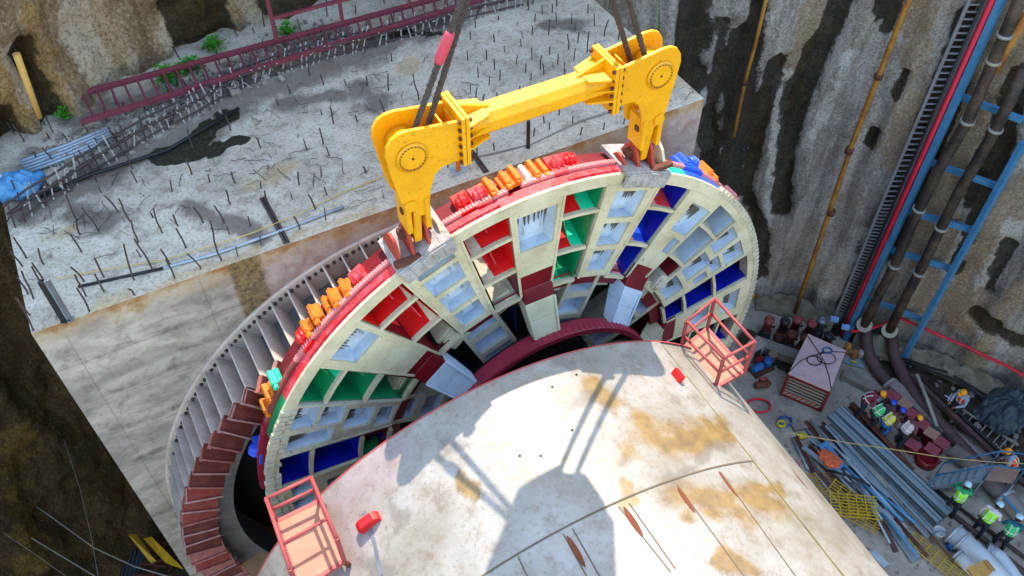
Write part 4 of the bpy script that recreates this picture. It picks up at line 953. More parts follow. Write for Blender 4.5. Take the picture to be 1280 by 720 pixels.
# ================================================================== LIFTING BEAM, SLINGS, HOOK
DBF = 10.06; DBB = 10.68
pL = F28.uz(515, 198, DBF); pR = F28.uz(825, 92, DBF)
UM = (pL[0]+pR[0])/2; ZP = (pL[1]+pR[1])/2; HW = (pR[0]-pL[0])/2
lug(UM-HW+.0, math.degrees(math.acos((UM-HW-CC[0])/6.24))); lug(UM+HW-.0, math.degrees(math.acos((UM+HW-CC[0])/6.24)))
beam = thing('lifting_beam', F28.P(UM, 10.37, 15.2), 'bright yellow lifting beam with two curved end arms hooked onto the rim of the cutterhead', 'lifting beam')
outl = [(482, 198), (483, 187), (489, 176), (498, 169), (510, 164.5), (545, 158), (580, 151), (581, 200), (568, 203), (553, 209), (544, 219), (539, 236), (537, 262), (534, 268), (526, 270), (515, 264), (506, 262), (500, 250), (491, 226)]
outl = [F28.uz(x, y, DBF) for x, y in outl]; outl = [(u-pL[0], z-ZP) for u, z in outl]
zfl0, zfl1 = outl[7][1], outl[6][1]; ufl = (outl[6][0]+outl[7][0])/2
for side in (-1, 1):
    sg = -side; o = F28.P(UM+side*HW, 0, ZP); U_ = F28.U*sg
    hd = MB()
    for d0, d1 in ((DBF, DBF+.07), (DBB-.07, DBB)): hd.prism(outl, o, U_, Z3, -F28.N, d0, d1)
    # cross stiffeners and bottom plate between the cheeks
    for x in (.62, .82): hd.hexa([o+U_*(x+a)-F28.N*d+Z3*z for z in (-.3, zfl1-.06) for a, d in ((-.02, DBF+.07), (.02, DBF+.07), (.02, DBB-.07), (-.02, DBB-.07))])
    hd.hexa([o+U_*x-F28.N*d+Z3*z for z in (-.16, -.12) for x, d in ((.2, DBF+.07), (ufl-.02, DBF+.07), (ufl-.02, DBB-.07), (.2, DBB-.07))])
    ho = hd.build('end_arm', M['yellow'], beam, bevel=.012)
    dr = MB(); R_ = Matrix((F28.U, Z3, -F28.N)).transposed()
    dr.lathe([(.24, 0), (.24, DBB-DBF-.14)], o-F28.N*(DBF+.07), 24, M=R_)
    dr.lathe([(.10, 0), (.27, 0), (.27, .02)], o-F28.N*(DBF-.03), 28, M=R_); dr.lathe([(.20, 0), (.20, .03)], o-F28.N*(DBF-.045), 28, M=R_)
    dr.build('sling_pin', M['yellow'], ho)
    b_ = MB(); b_.lathe([(.02, 0), (.02, .02)], o-F28.N*(DBF-.062), 8, M=R_)
    for q in range(24): 
        a_ = q*pi/12; b_.box(o-F28.N*(DBF-.048)+U_*cos(a_)*.22+Z3*sin(a_)*.22, (.03, .012, .01), M=Matrix((F28.U*-sin(a_)+Z3*cos(a_), F28.U*cos(a_)+Z3*sin(a_), F28.N)).transposed())
    b_.build('pin_mark', M['rust'], ho)
    # bolted flange pair
    fl = MB()
    for x0, x1 in ((ufl-.07, ufl-.005), (ufl+.005, ufl+.07)):
        fl.hexa([o+U_*x-F28.N*d+Z3*z for z in (zfl0-.05, zfl1+.10) for x, d in ((x0, DBF-.09), (x1, DBF-.09), (x1, DBB+.09), (x0, DBB+.09))])
    fo = fl.build('bolted_flange', M['yellow'], beam, bevel=.008)
    bl = MB()
    for z in np.linspace(zfl0+.02, zfl1+.03, 6):
        for d in (DBF-.05, DBB+.05):
            bl.bar(o+U_*(ufl-.11)-F28.N*d+Z3*z, o+U_*(ufl+.12)-F28.N*d+Z3*z, .05, .05)
    bl.build('bolt_row', M['rust'], fo)
    # haunch ribs from flange to beam
    hb = MB(); zc0, zc1 = zfl1-.54, zfl1-.12
    for z, hw_ in ((zc1, .02), (zc0, .02), ((zc0+zc1)/2, .012)):
        x0, x1 = ufl+.07, ufl+.50
        hb.hexa([o+U_*x-F28.N*d+Z3*(z+q) for q in (-hw_, hw_) for x, d in ((x0, DBF-.08), (x1, DBF+.07), (x1, DBB-.07), (x0, DBB+.08))])
    hb.add([o+U_*x-F28.N*d+Z3*z for d in (10.35, 10.39) for x, z in ((ufl+.07, zfl1+.08), (ufl+.07, zc1), (ufl+.6, zc1+.01))]+[], [(0, 1, 2), (5, 4, 3), (0, 3, 4, 1), (1, 4, 5, 2), (2, 5, 3, 0)])
    hb.add([o+U_*x-F28.N*d+Z3*z for d in (10.35, 10.39) for x, z in ((ufl+.07, zfl0-.04), (ufl+.07, zc0), (ufl+.5, zc0-.01))]+[], [(0, 1, 2), (5, 4, 3), (0, 3, 4, 1), (1, 4, 5, 2), (2, 5, 3, 0)])
    hb.build('haunch', M['yellow'], beam)
    # lower clevis cheeks and the link down to the lug
    zl = CC[1]+sqrt(6.24**2-(UM+side*HW-CC[0])**2)+.30
    cl = MB()
    zb = outl[14][1]
    for sx in (-1, 1):
        cl.hexa([o+F28.U*(sx*.17+a)-F28.N*d+Z3*z for z in (zb-.30, zb+.35) for a, d in ((-.045, DBF-.03), (.045, DBF-.03), (.045, DBF+.42), (-.045, DBF+.42))])
    cl.lathe([(.11, 0), (.11, .05)], o+Z3*(zb+.30)+U_*-.12-F28.N*(DBF-.05), 14, M=R_)
    cl.build('clevis', M['yellow'], beam, bevel=.01)
    lk = MB(); top_ = o+Z3*(zb+.12)-F28.N*(DBF+.14); bot = Vector(F28.P(UM+side*HW, 10.30, zl-.14))
    lk.bar(top_, bot, .15, .26, up=F28.N); lk.build('link', M['yellow'], beam, bevel=.03)
    pn = MB(); pn.bar(top_-F28.U*.25, top_+F28.U*.25, .1, .1); pn.bar(bot+Z3*.1-F28.U*.2, bot+Z3*.1+F28.U*.2, .09, .09); pn.build('link_pin', M['rust'], beam)
bx = MB(); x0 = UM-HW+ufl+.07; x1 = UM+HW-ufl-.07; zc0, zc1 = ZP+zfl1-.54, ZP+zfl1-.12
sec = [(DBF+.16, zc1), (DBB-.16, zc1), (DBB-.06, zc1-.13), (DBB-.06, zc0+.13), (DBB-.16, zc0), (DBF+.16, zc0), (DBF+.06, zc0+.10), (DBF+.06, zc1-.13)]
bx.prism([(d, z) for d, z in sec], F28.U*x0, -F28.N, Z3, F28.U, 0, x1-x0)
bx.build('box_beam', M['yellow'], beam, bevel=.008)
# wire ropes
def wirerope(a, b, r=.052, strands=5, tw=2.2):
    a, b = Vector(a), Vector(b); L = (b-a).length; t = (b-a)/L; x = t.cross(Vector((0, 1, 0))).normalized(); y = t.cross(x)
    n_ = int(L*9)+2; mb = MB()
    for s_ in range(strands):
        pts = []
        for i in range(n_+1):
            q = i/n_; ph = 2*pi*(s_/strands+q*L*tw); pts.append(a+t*L*q+(x*cos(ph)+y*sin(ph))*r*.62)
        mb.tube(pts, r*.48, 5)
    return mb
HKL = F28.P(6.0, 10.37, 22.0)
hook_pts = {}
LW = (('wire_rope_sling', 'dark wire rope'), ('', 'dark wire rope'),
      ('', 'left strand of the two wire ropes on the right end of the yellow beam'), ('', 'right strand of the two wire ropes on the right end of the yellow beam'))
uL, uR = UM-HW, UM+HW
for i, ((px0, py0), (px1, py1), dd, ue) in enumerate((((515, 170), (577, 0), 10.30, 5.98), ((532, 166), (584, 0), 10.44, 6.10), ((787, 72), (765, 0), 10.46, 6.42), ((806, 70), (786, 0), 10.28, 6.62))):
    a = F28.at(px0, py0, dd); b = F28.at(px1, py1, dd); s_ = (b-a)/(b.z-a.z)
    lo_ = a - s_*.35; hi_ = a+s_*(22.1-a.z)
    rp = wirerope(lo_, hi_).build('wire_rope_sling', M['rope'], label=LW[i][1], cat='wire rope', group='wire rope slings holding the lifting beam')
    if i == 0:
        c0 = F28.at(548, 79, dd); c1 = F28.at(563, 40, dd); sl = MB(); sl.tube([c0, c0.lerp(c1, .1), c0.lerp(c1, .5), c0.lerp(c1, .9), c1], [.065, .078, .085, .078, .065], 12); sl.build('sleeve', M['sleeve'], rp); rp['label'] = 'wire rope with a faded red sleeve on the left end of the yellow beam'
    if i == 1: rp['label'] = 'wire rope without a sleeve on the left end of the yellow beam'
    if i == 3:
        c0 = F28.at(794, 4, dd); c1 = F28.at(791, -8, dd); sl = MB(); 
hk = thing('hook_block', F28.P(6.25, 10.37, 21.7), 'yellow crane hook block gathering the four wire rope slings above the picture', 'hook block')
mb = MB(); mb.prism([(-.40, -.1), (.36, -.1), (.45, .2), (.85, .5), (.80, .75), (.98, 1.05), (.92, 3.0), (-.92, 3.0), (-.98, 1.2), (-.60, .45)], F28.P(6.2, 0, 21.7), F28.U, Z3, -F28.N, 10.05, 10.7); mb.build('block_body', M['yellow'], hk, bevel=.03)
mb = MB(); mb.bar(F28.P(5.6, 10.37, 21.95), F28.P(6.9, 10.37, 21.95), .25, .25); mb.build('sling_bar', M['rust'], hk)
mb = MB()
for x in (5.5, 6.0, 6.4, 6.9): mb.tube([F28.P(x, 10.37, 24.8), F28.P(x, 10.37, 60)], .03, 6)
mb.build('hoist_rope', M['rope'], hk)
# ================================================================== THINGS ON THE SLAB
def vheight(b, t, z0=ZT):
    """height of an upright bar whose foot is at pixel b and whose tip shows at pixel t"""
    X = G(*b, z0); best = (1e9, .3)
    for k in range(4, 60):
        h = k*.04; q = X+Z3*h-CO; x = 640+FPX*q.dot(RGT)/q.dot(FW); y = 360-FPX*q.dot(UP)/q.dot(FW)
        e = (x-t[0])**2+(y-t[1])**2
        if e < best[0]: best = (e, h)
    return X, best[1]
def rb_mesh(h, bend, seed):
    rng = random.Random(seed); pts = [(0, 0, -.02)]
    for k in range(1, 5): pts.append((bend*(k/4)**2*h, rng.uniform(-.012, .012), h*k/4))
    mb = MB(); mb.tube(pts, .017, 5); return mb
protos = []
for i, (h, bd) in enumerate(((1, .0), (1, .08), (1, -.06), (1, .25))):
    o = rb_mesh(h, bd, i).build('rebar', M['rebar'], blk, center=False)
    protos.append(o)
C4 = [(575, 65, 605, 155), (640, 80, 665, 130), (668, 135, 692, 208), (765, 110, 805, 208), (805, 50, 835, 118), (840, 125, 855, 158), (870, 210, 885, 240), (920, 98, 932, 128), (478, 122, 515, 188), (530, 172, 570, 295), (457, 205, 500, 330), (350, 248, 388, 318), (350, 300, 390, 375), (285, 265, 315, 335), (283, 312, 322, 390), (288, 365, 333, 447), (135, 250, 215, 400), (60, 170, 100, 250), (50, 215, 85, 280), (125, 210, 165, 272), (75, 305, 125, 400), (65, 310, 105, 380), (75, 380, 125, 515), (95, 370, 112, 460), (795, 220, 825, 258), (610, 263, 650, 322), (740, 245, 748, 288), (285, 95, 300, 160), (255, 0, 290, 110), (310, 60, 370, 150), (430, 0, 440, 75), (450, 20, 485, 110), (1150, 0, 1175, 65), (1100, 85, 1118, 140), (1205, 68, 1212, 105), (960, 170, 970, 195), (270, 150, 305, 225), (615, 205, 632, 270), (480, 350, 502, 385)]
placed = []; spots = []
for x0, y0, x1, y1 in C4:
    X, h = vheight((x1/2.977, 240+y1/2.977), (x0/2.977, 240+y0/2.977)); spots.append((X, h))
rng = random.Random(5)
C2 = [(490, 75, 105), (470, 120, 150), (530, 185, 225), (560, 130, 160), (640, 200, 240), (675, 235, 275), (660, 140, 175), (700, 180, 225), (730, 210, 260), (745, 235, 280), (765, 170, 205), (795, 200, 240), (820, 230, 265), (855, 180, 225), (905, 110, 195), (835, 130, 185), (870, 115, 160), (600, 165, 195), (540, 285, 320), (560, 218, 260), (580, 255, 300), (500, 250, 290), (490, 325, 365), (470, 315, 350), (515, 345, 395), (575, 345, 385), (655, 320, 355), (695, 275, 300), (740, 300, 330), (710, 55, 85), (740, 20, 55), (775, 20, 50), (845, 50, 90), (700, 95, 130), (575, 60, 80), (560, 535, 560), (705, 475, 510), (745, 430, 460), (765, 455, 485), (800, 400, 430), (850, 430, 460), (880, 475, 500), (965, 455, 485), (495, 545, 575), (1040, 440, 460), (1020, 90, 150)]
for x, y0, y1 in C2:
    X, h = vheight((430+x/2.977, y1/2.977), (430+(x-rng.uniform(-10, 12))/2.977, y0/2.977)); spots.append((X, h))
for i in range(210):
    u = rng.uniform(U0+.3, U1-.3); d = rng.uniform(DF+.5, 19.8); X = F28.P(u, d, ZT)
    if min((X-s[0]).length for s in spots) < .32: continue
    spots.append((X, rng.uniform(.15, .5)))
base = ORG[blk]
stuffrb = MB()
spots.sort(key=lambda s: -s[1]/(s[0]-CO).length)
for i, (X, h) in enumerate(spots):
    p = protos[rng.choice([0, 0, 0, 1, 2, 2] if h > .3 else [0, 1, 3, 2])]
    if i < 96:
        c = copyobj(p, blk, X-base, (rng.uniform(-.09, .09), rng.uniform(-.09, .09), rng.uniform(0, 6))); c.scale = (1, 1, max(.15, h))
    else:
        a_ = Vector((rng.uniform(-.15, .15), rng.uniform(-.15, .15), 1)); stuffrb.tube([X-Z3*.02, X+a_*h*.5, X+a_*h], .015, 4)
for p in protos: bpy.data.objects.remove(p)
so_ = stuffrb.build('rebar_stub', M['rebar'], blk); so_['kind'] = 'stuff'
# tangled wire scraps and twigs lying on the slab
mb = MB(); rng = random.Random(21)
DEB = [((115, 270), .8, 26), ((100, 285), .5, 10), ((450, 80), .7, 14), ((450, 130), .6, 12), ((540, 130), .5, 10), ((350, 140), .7, 12), ((330, 215), .4, 8), ((210, 270), .4, 6), ((690, 40), .5, 10), ((500, 110), .5, 8), ((440, 220), .6, 10), ((380, 205), .5, 8), ((850, 115), .4, 8), ((60, 395), .3, 4), ((450, 250), .3, 5), ((580, 150), .5, 6), ((600, 60), .8, 8), ((290, 210), .5, 6), ((620, 100), .8, 8), ((160, 230), .5, 8), ((350, 175), .8, 8)]
for (px, py), rad, n_ in DEB:
    c_ = GT(px, py)
    for k in range(n_):
        a_ = rng.uniform(0, pi); L = rng.uniform(.12, .5); o = c_+Vector((rng.gauss(0, rad), rng.gauss(0, rad*.7), .03)); t = Vector((cos(a_), sin(a_), 0))
        pts = [o+t*L*(q/4-.5)+Vector((rng.uniform(-.02, .02), rng.uniform(-.02, .02), rng.uniform(0, .06))) for q in range(5)]
        if (pts[0]).dot(-F28.N) < DF+.1 or (pts[-1]).dot(-F28.N) < DF+.1: continue
        mb.tube(pts, rng.uniform(.004, .009), 4)
mb.build('wire_debris', M['rebar'], kind='stuff')
mb = MB()      # rubble strip along the wall foot and beside the walkway
for k in range(900):
    t = rng.random(); px, py = (60+t*380, 200-t*165)
    px += rng.gauss(0, 16); py += rng.gauss(0, 10); s_ = rng.uniform(.02, .09)*rng.choice([1, 1, 1, 1.8]); o = GT(px, py)+Z3*s_*.3
    mb.box(o, (s_*rng.uniform(.6, 1.5), s_, s_*.7), M=Matrix.Rotation(rng.uniform(0, 3), 3, Vector((rng.random(), rng.random(), 1)).normalized()))
mb.build('rubble', worn('rubble', '#8c8070', '#5c5044', '#3a3028', .9, 0, 6), kind='stuff')

# walkway frame: two rails, rungs, raised handrail
def GZ(px, py, h): return G(px, py, ZT+h)
wk = thing('access_walkway', GT(300, 100), 'long maroon steel ladder frame with raised handrail lying along the foot of the brown wall', 'walkway')
A0, A1 = GZ(86, 121, .3), GZ(640, -27, .3); B0, B1 = GZ(101, 153, .3), GZ(640, -12, .3)
mb = MB(); mb.bar(A0, A1, .07, .12); mb.build('side_rail', M['truss'], wk); mb = MB(); mb.bar(B0, B1, .07, .12); mb.build('side_rail', M['truss'], wk)
for k in range(1, 38):
    t = k/37.6; a, b = A0.lerp(A1, t), B0.lerp(B1, t)
    mb = MB(); mb.bar(a, b, .05, .04); mb.build('rung', M['truss'], wk)
H0, h0 = GZ(322, 77, .3), 1.15
ha = A0.lerp(A1, .43)
for t in (.43, .58, .74, .90):
    a = A0.lerp(A1, t); b = B0.lerp(B1, t); mb = MB(); mb.bar(a, a+Z3*1.1, .08, .08); mb.build('post', M['truss'], wk)
mb = MB(); mb.bar(ha+Z3*1.1, A1+Z3*1.1, .06, .06); mb.build('handrail', M['truss'], wk)
mb = MB(); mb.bar(ha+Z3*.6, A1+Z3*.6, .07, .07); mb.build('handrail', M['truss'], wk)
# rebar cage with crossed stirrups
cg = thing('rebar_cage', GT(300, 105), 'long pale and rusty reinforcement cage with crossed stirrups lying across the slab', 'rebar cage')
path = [(18, 276), (48, 254), (77, 237), (120, 207), (168, 177), (200, 160), (235, 144), (268, 124), (302, 104), (365, 82), (430, 64), (510, 42), (588, 20), (650, 4), (690, -8)]
pp = [GT(*p) for p in path]
def along(pp, step):
    out = []; 
    for a, b in zip(pp[:-1], pp[1:]):
        n_ = max(1, round((b-a).length/step))
        for k in range(n_): out.append((a.lerp(b, k/n_), (b-a).normalized()))
    return out
for off, h in ((-.17, .08), (.17, .08), (-.14, .30), (.14, .30), (0, .17)):
    mb = MB(); mb.tube([a+Vector((-t.y, t.x, 0))*off+Z3*(h+.02*sin(i*1.3)) for i, (a, t) in enumerate(along(pp, .7))], .024, 5); mb.build('long_bar', M['rebar'], cg)
smb = MB(); smb.tube([(-.09, -.24, .02), (.03, .0, .18), (.16, .24, .34)], .017, 4); smb.tube([(.12, .24, .02), (.0, .0, .17), (-.12, -.22, .33)], .017, 4)
st0 = smb.build('stirrup', M['rebar_l'], cg, center=False); sts = along(pp, .185); rng = random.Random(2); cb = ORG[cg]
std = smb.build('stirrup', M['rebar'], cg, center=False)
for i, (a, t) in enumerate(sts[:97]):
    src = st0 if rng.random() < .7 else std
    c = copyobj(src, cg, a-cb, (rng.uniform(-.2, .2), rng.uniform(-.2, .2), atan2(t.y, t.x)+rng.uniform(-.3, .3)))
for q in (st0, std): bpy.data.objects.remove(q)
# second thinner mesh of loose bars left of it
mb = MB(); rng = random.Random(9)
for k in range(26):
    t = k/25; a = GT(60+t*260, 205-t*130); a += Vector((rng.uniform(-.1, .1), rng.uniform(-.1, .1), .05)); b = a+Vector((.75, -.75, 0))*rng.uniform(.5, .9); b.z += rng.uniform(0, .15); mb.tube([a, b], .013, 4)
mb.build('loose_rebar', M['rebar_l'], kind='stuff')
for k in range(5):
    mb = MB(); a = GT(27+k*2.4, 207+k*3.4); b = GT(136+k*2.2, 165+k*3.0); mb.tube([a+Z3*.1, a.lerp(b, .5)+Z3*.07, b+Z3*.1], .04, 8)
    mb.build('steel_pipe', M['galv'], label=['first', 'second', 'third', 'fourth', 'last'][k]+' grey pipe of the bundle beside the blue sheet, counted from the wall side', cat='pipe', group='grey pipes bundled on the slab')
mb = MB(); mb.tube([GT(52, 250)+Z3*.08, GT(110, 226)+Z3*.12, GT(210, 190)+Z3*.05, GT(300, 140)+Z3*.1], .04, 6); mb.build('black_hose', M['cable'], label='dark hose running through the rebar behind the dark puddle', cat='hose')
def crumple(name, c, rx, ry, h, mt, label, cat, seed=0, n_=26, rz=0, flat=0):
    mb = MB(); 
    for i in range(n_+1):
        for j in range(n_+1):
            x, y = i/n_*2-1, j/n_*2-1; r = hypot(x, y); z = max(0, 1-r*r)**.6*h+abs(fbm(x*1.8+seed, y*1.8, seed, 4))*h*.8*(1-flat)+fbm(x*5, y*5, seed)*.03
            e = 1+.18*fbm(x*2, y*2, seed+5); X = x*rx*e; Y = y*ry*e; mb.v.append(Vector((c[0]+X*cos(rz)-Y*sin(rz), c[1]+X*sin(rz)+Y*cos(rz), c[2]+max(.01, z)*(1 if r < 1.15 else .12))))
    for i in range(n_):
        for j in range(n_):
            x, y = (i+.5)/n_*2-1, (j+.5)/n_*2-1
            if hypot(x, y) > 1.06+.08*sin(atan2(y, x)*5+seed): continue
            a = i*(n_+1)+j; mb.f.append([a, a+n_+1, a+n_+2, a+1]); mb.m.append(0); mb.sm.append(True)
    o = mb.build(name, M[mt], label=label, cat=cat, recalc=False)
    s = o.modifiers.new('thick', 'SOLIDIFY'); s.thickness = .012
    return o
crumple('plastic_sheet', GT(25, 236), .5, .42, .28, 'tarpb', 'crumpled blue plastic sheet on the slab at the far left edge', 'sheet', 3)
crumple('plastic_sheet', GT(8, 232), .25, .3, .15, 'white', 'pale crumpled rag beside the blue sheet at the far left', 'sheet', 8)
for px, py, tx, ty, mt, lb, r_ in ((81, 401, 70, 341, 'darksteel', 'dark upright post, leftmost of the posts at the left corner of the slab', .045), (84, 400, 77, 338, 'galv', 'pale upright tube right behind the dark post at the slab corner', .03), (88, 399, 81, 337, 'steel', 'grey upright tube, rightmost of the posts at the slab corner', .03), (660, 186, 657, 151, 'darksteel', 'short dark post standing on the slab below the yellow box beam', .04)):
    X, h = vheight((px, py), (tx, ty)); mb = MB(); mb.bar(X, X+Z3*h, r_*2, r_*2); mb.bar(X+Vector((-.06, 0, .006)), X+Vector((.06, 0, .006)), .12, .012); mb.build('post', M[mt], label=lb, cat='post')
for a_, b_, lb in (((327, 250), (357, 305), 'left one of two parallel rusty bars lying towards the slab edge'), ((331, 249), (361, 304), 'right one of two parallel rusty bars lying towards the slab edge'), ((589, 193), (606, 217), 'left dark bar of the pair lying below the yellow beam'), ((592, 192), (610, 216), 'right dark bar of the pair lying below the yellow beam')):
    mb = MB(); mb.tube([GT(*a_)+Z3*.05, GT(*b_)+Z3*.03], .03, 6); mb.build('steel_bar', M['rebar'], label=lb, cat='steel bar')
X, h = vheight((573, 213), (571, 196)); mb = MB(); mb.bar(X, X+Z3*.55, .09, .09); mb.build('jack_stand', M['orange'], label='small orange stand with a base plate below the left end of the yellow beam', cat='stand')
mb = MB(); mb.box(X+Z3*.012, (.34, .26, .02), .5); mb.build('base_plate', M['galv'], bpy.data.objects['jack_stand'])
mb = MB(); mb.tube([GT(*p)+Z3*.04 for p in ((99, 360), (150, 349), (205, 337))], .03, 6); mb.tube([GT(*p)+Z3*.04 for p in ((205, 337), (270, 319), (353, 290), (430, 260))], .032, 6, mi=1)
mb.build('hose', [M['cable'], M['galv']], label='black and grey hose lying along the front edge of the slab', cat='hose')
mb = MB(); mb.tube([GT(*p)+Z3*.04 for p in ((500, 236), (560, 205), (605, 196), (665, 182), (722, 154), (786, 134))], .018, 6); mb.build('cable', M['palewire'], label='pale cable curving over the slab under the yellow beam', cat='cable')
mb = MB(); mb.tube([GT(*p)+Z3*.06 for p in ((72, 351), (140, 338), (205, 328), (260, 312), (316, 294), (370, 272), (430, 243), (500, 215))], .012, 5); mb.build('rope', M['yrope'], label='thin yellow rope stretched along the front of the concrete slab', cat='rope')
mb = MB(); mb.tube([F28.at(x, y, DF-.1) for x, y in ((60, 405), (120, 384), (200, 358))], .006, 4)
# green weeds
def weed(px, py, n_, sz, mt, label, up=.35):
    c_ = GT(px, py); mb = MB(); rg = random.Random(px)
    for k in range(n_):
        a_ = rg.uniform(0, 2*pi); r_ = abs(rg.gauss(0, sz*.45)); h_ = rg.uniform(.05, up)*(1-r_/sz/2); o = c_+Vector((r_*cos(a_), r_*sin(a_), max(.03, h_))); b_ = rg.uniform(0, 2*pi); L = rg.uniform(.05, .12); t = Vector((cos(b_), sin(b_), rg.uniform(-.2, .7))); s_ = t.cross(Z3).normalized()*L*.4
        mb.add([o, o+t*L*.5+s_, o+t*L, o+t*L*.5-s_], [(0, 1, 2, 3)])
    for k in range(14): mb.tube([c_, c_+Vector((rg.gauss(0, sz*.4), rg.gauss(0, sz*.4), up*.6))], .008, 4)
    mb.build('weed', M[mt], label=label, cat='plant', recalc=False)
weed(212, 100, 260, .45, 'leaf', 'bright green weed growing between the rungs of the walkway frame, nearest the left')
weed(240, 88, 220, .35, 'leaf', 'bright green weed patch between the walkway rungs right of the first one')
weed(268, 62, 160, .32, 'leaf', 'small green weed at the foot of the dark wall hollow')
weed(360, 44, 110, .3, 'leaf', 'small yellowish green weed behind the handrail of the walkway')
weed(82, 150, 50, .18, 'leaf', 'tiny green tuft at the wall foot left of the walkway')
weed(293, 30, 360, .38, 'leafd', 'tall bluish green bush against the wall beside the dark hollow', 1.0)

# ================================================================== THINGS ON THE WALLS
def onwall(pix, off=.45): return [WP(x, y, off) for x, y in pix]
def wpipe(name, pix, r, mt, label, cat, off=.5, n=8, closedc=()):
    mb = MB(); mb.tube(onwall(pix, off), r, n); o = mb.build(name, M[mt], label=label, cat=cat)
    for c_ in closedc:
        (x0, y0), (x1, y1) = c_; k = MB(); a, b = WP(x0, y0, off), WP(x1, y1, off); k.tube([a, b], r*1.5, n); k.build('coupling', M['rust'], o)
    return o
wpipe('drain_pipe', [(1152, -40), (1136, -2), (1101, 85), (1070, 165), (1040, 255), (1018, 320), (998, 378)], .085, 'orpipe', 'rusty yellow pipe running down the grey wall left of the cable ladder', 'pipe', .55, 8, (((1103, 80), (1101, 86)), ((1067, 172), (1064, 179)), ((1045, 250), (1042, 256))))
wpipe('drain_pipe', [(962, -40), (953, -2), (942, 45), (929, 92), (916, 158)], .06, 'orpipe', 'thin rusty pipe on the dark wet wall behind the slab corner', 'pipe', .5, 6, (((930, 88), (928, 94)),))
mb = MB(); mb.tube([WP(-3, 55, .6), WP(14, 100, .6), WP(31, 136, .5)], [.075, .07, .06], 8); mb.build('bamboo_pole', M['bamboo'], label='thick bamboo pole leaning on the brown wall at the far left', cat='pole')
mb = MB(); mb.tube([WP(1, 48, .4), WP(25, 100, .4), WP(52, 158, .4)], .012, 4); mb.build('cable', M['cable'], label='thin dark cable hanging down the brown wall at the far left', cat='cable')
mb = MB(); mb.tube([G(824, -4, 15.2), G(823.5, 30, 13.2), G(823, 55, 12.0)], .012, 4); mb.build('hanging_line', M['leaf'], label='thin green line hanging just right of the yellow beam', cat='line')
cl = thing('cable_ladder', WP(1055, 395, .6), 'tall galvanised cable ladder fixed to the wall beside the red hose', 'cable ladder')
L1, L2 = onwall([(1232, -50), (1107, 240), (1048, 383)], .62), onwall([(1254, -50), (1125, 240), (1062, 390)], .62)
for pts in (L1, L2):
    mb = MB(); 
    for a, b in zip(pts[:-1], pts[1:]): mb.bar(a, b, .05, .1)
    mb.build('stile', M['steel'], cl)
def lerpath(p, t):
    n_ = len(p)-1; k = min(n_-1, int(t*n_)); return p[k].lerp(p[k+1], t*n_-k)
for k in range(76):
    t = (k+.5)/76; mb = MB(); mb.bar(lerpath(L1, t), lerpath(L2, t), .035, .05); mb.build('rung', M['steel'], cl)
mb = MB(); mb.tube([p+Vector((.0, -.08, 0)) for p in onwall([(1247, -50), (1120, 240), (1050, 400), (1046, 420)], .68)], .045, 6); mb.build('cable', M['cable'], label='thick black cable running down inside the cable ladder', cat='cable')
mb = MB(); mb.tube(onwall([(1260, -50), (1130, 240), (1057, 402)], .7), .085, 8); mb.build('fire_hose', M['redhose'], label='bright red hose running straight down the wall along the blue beam', cat='hose')
for pix, lb in (([(1272, -50), (1140, 240), (1060, 412)], 'long light blue steel rail on the wall right beside the red hose'), ([(1285, 160), (1241, 240), (1127, 446)], 'light blue steel rail on the wall at the far right')):
    mb = MB(); pts = onwall(pix, .75)
    for a, b in zip(pts[:-1], pts[1:]): mb.bar(a, b, .2, .16, up=(1, -2, 0))
    mb.build('wall_rail', M['bluerail'], label=lb, cat='rail')
for i, (a_, b_) in enumerate((((1193, 106), (1282, 140)), ((1160, 190), (1258, 225)), ((1128, 250), (1222, 278)), ((1105, 298), (1192, 325)), ((1078, 358), (1158, 390)))):
    mb = MB(); mb.bar(WP(*a_, .45), WP(*b_, .45), .22, .1, up=(1, -2, 0))
    mb.build('wall_bracket', M['bluerail'], label=['topmost', 'second highest', 'middle', 'second lowest', 'lowest'][i]+' blue cross bar behind the dark slurry pipes on the wall', cat='bracket', group='blue cross bars behind the slurry pipes')
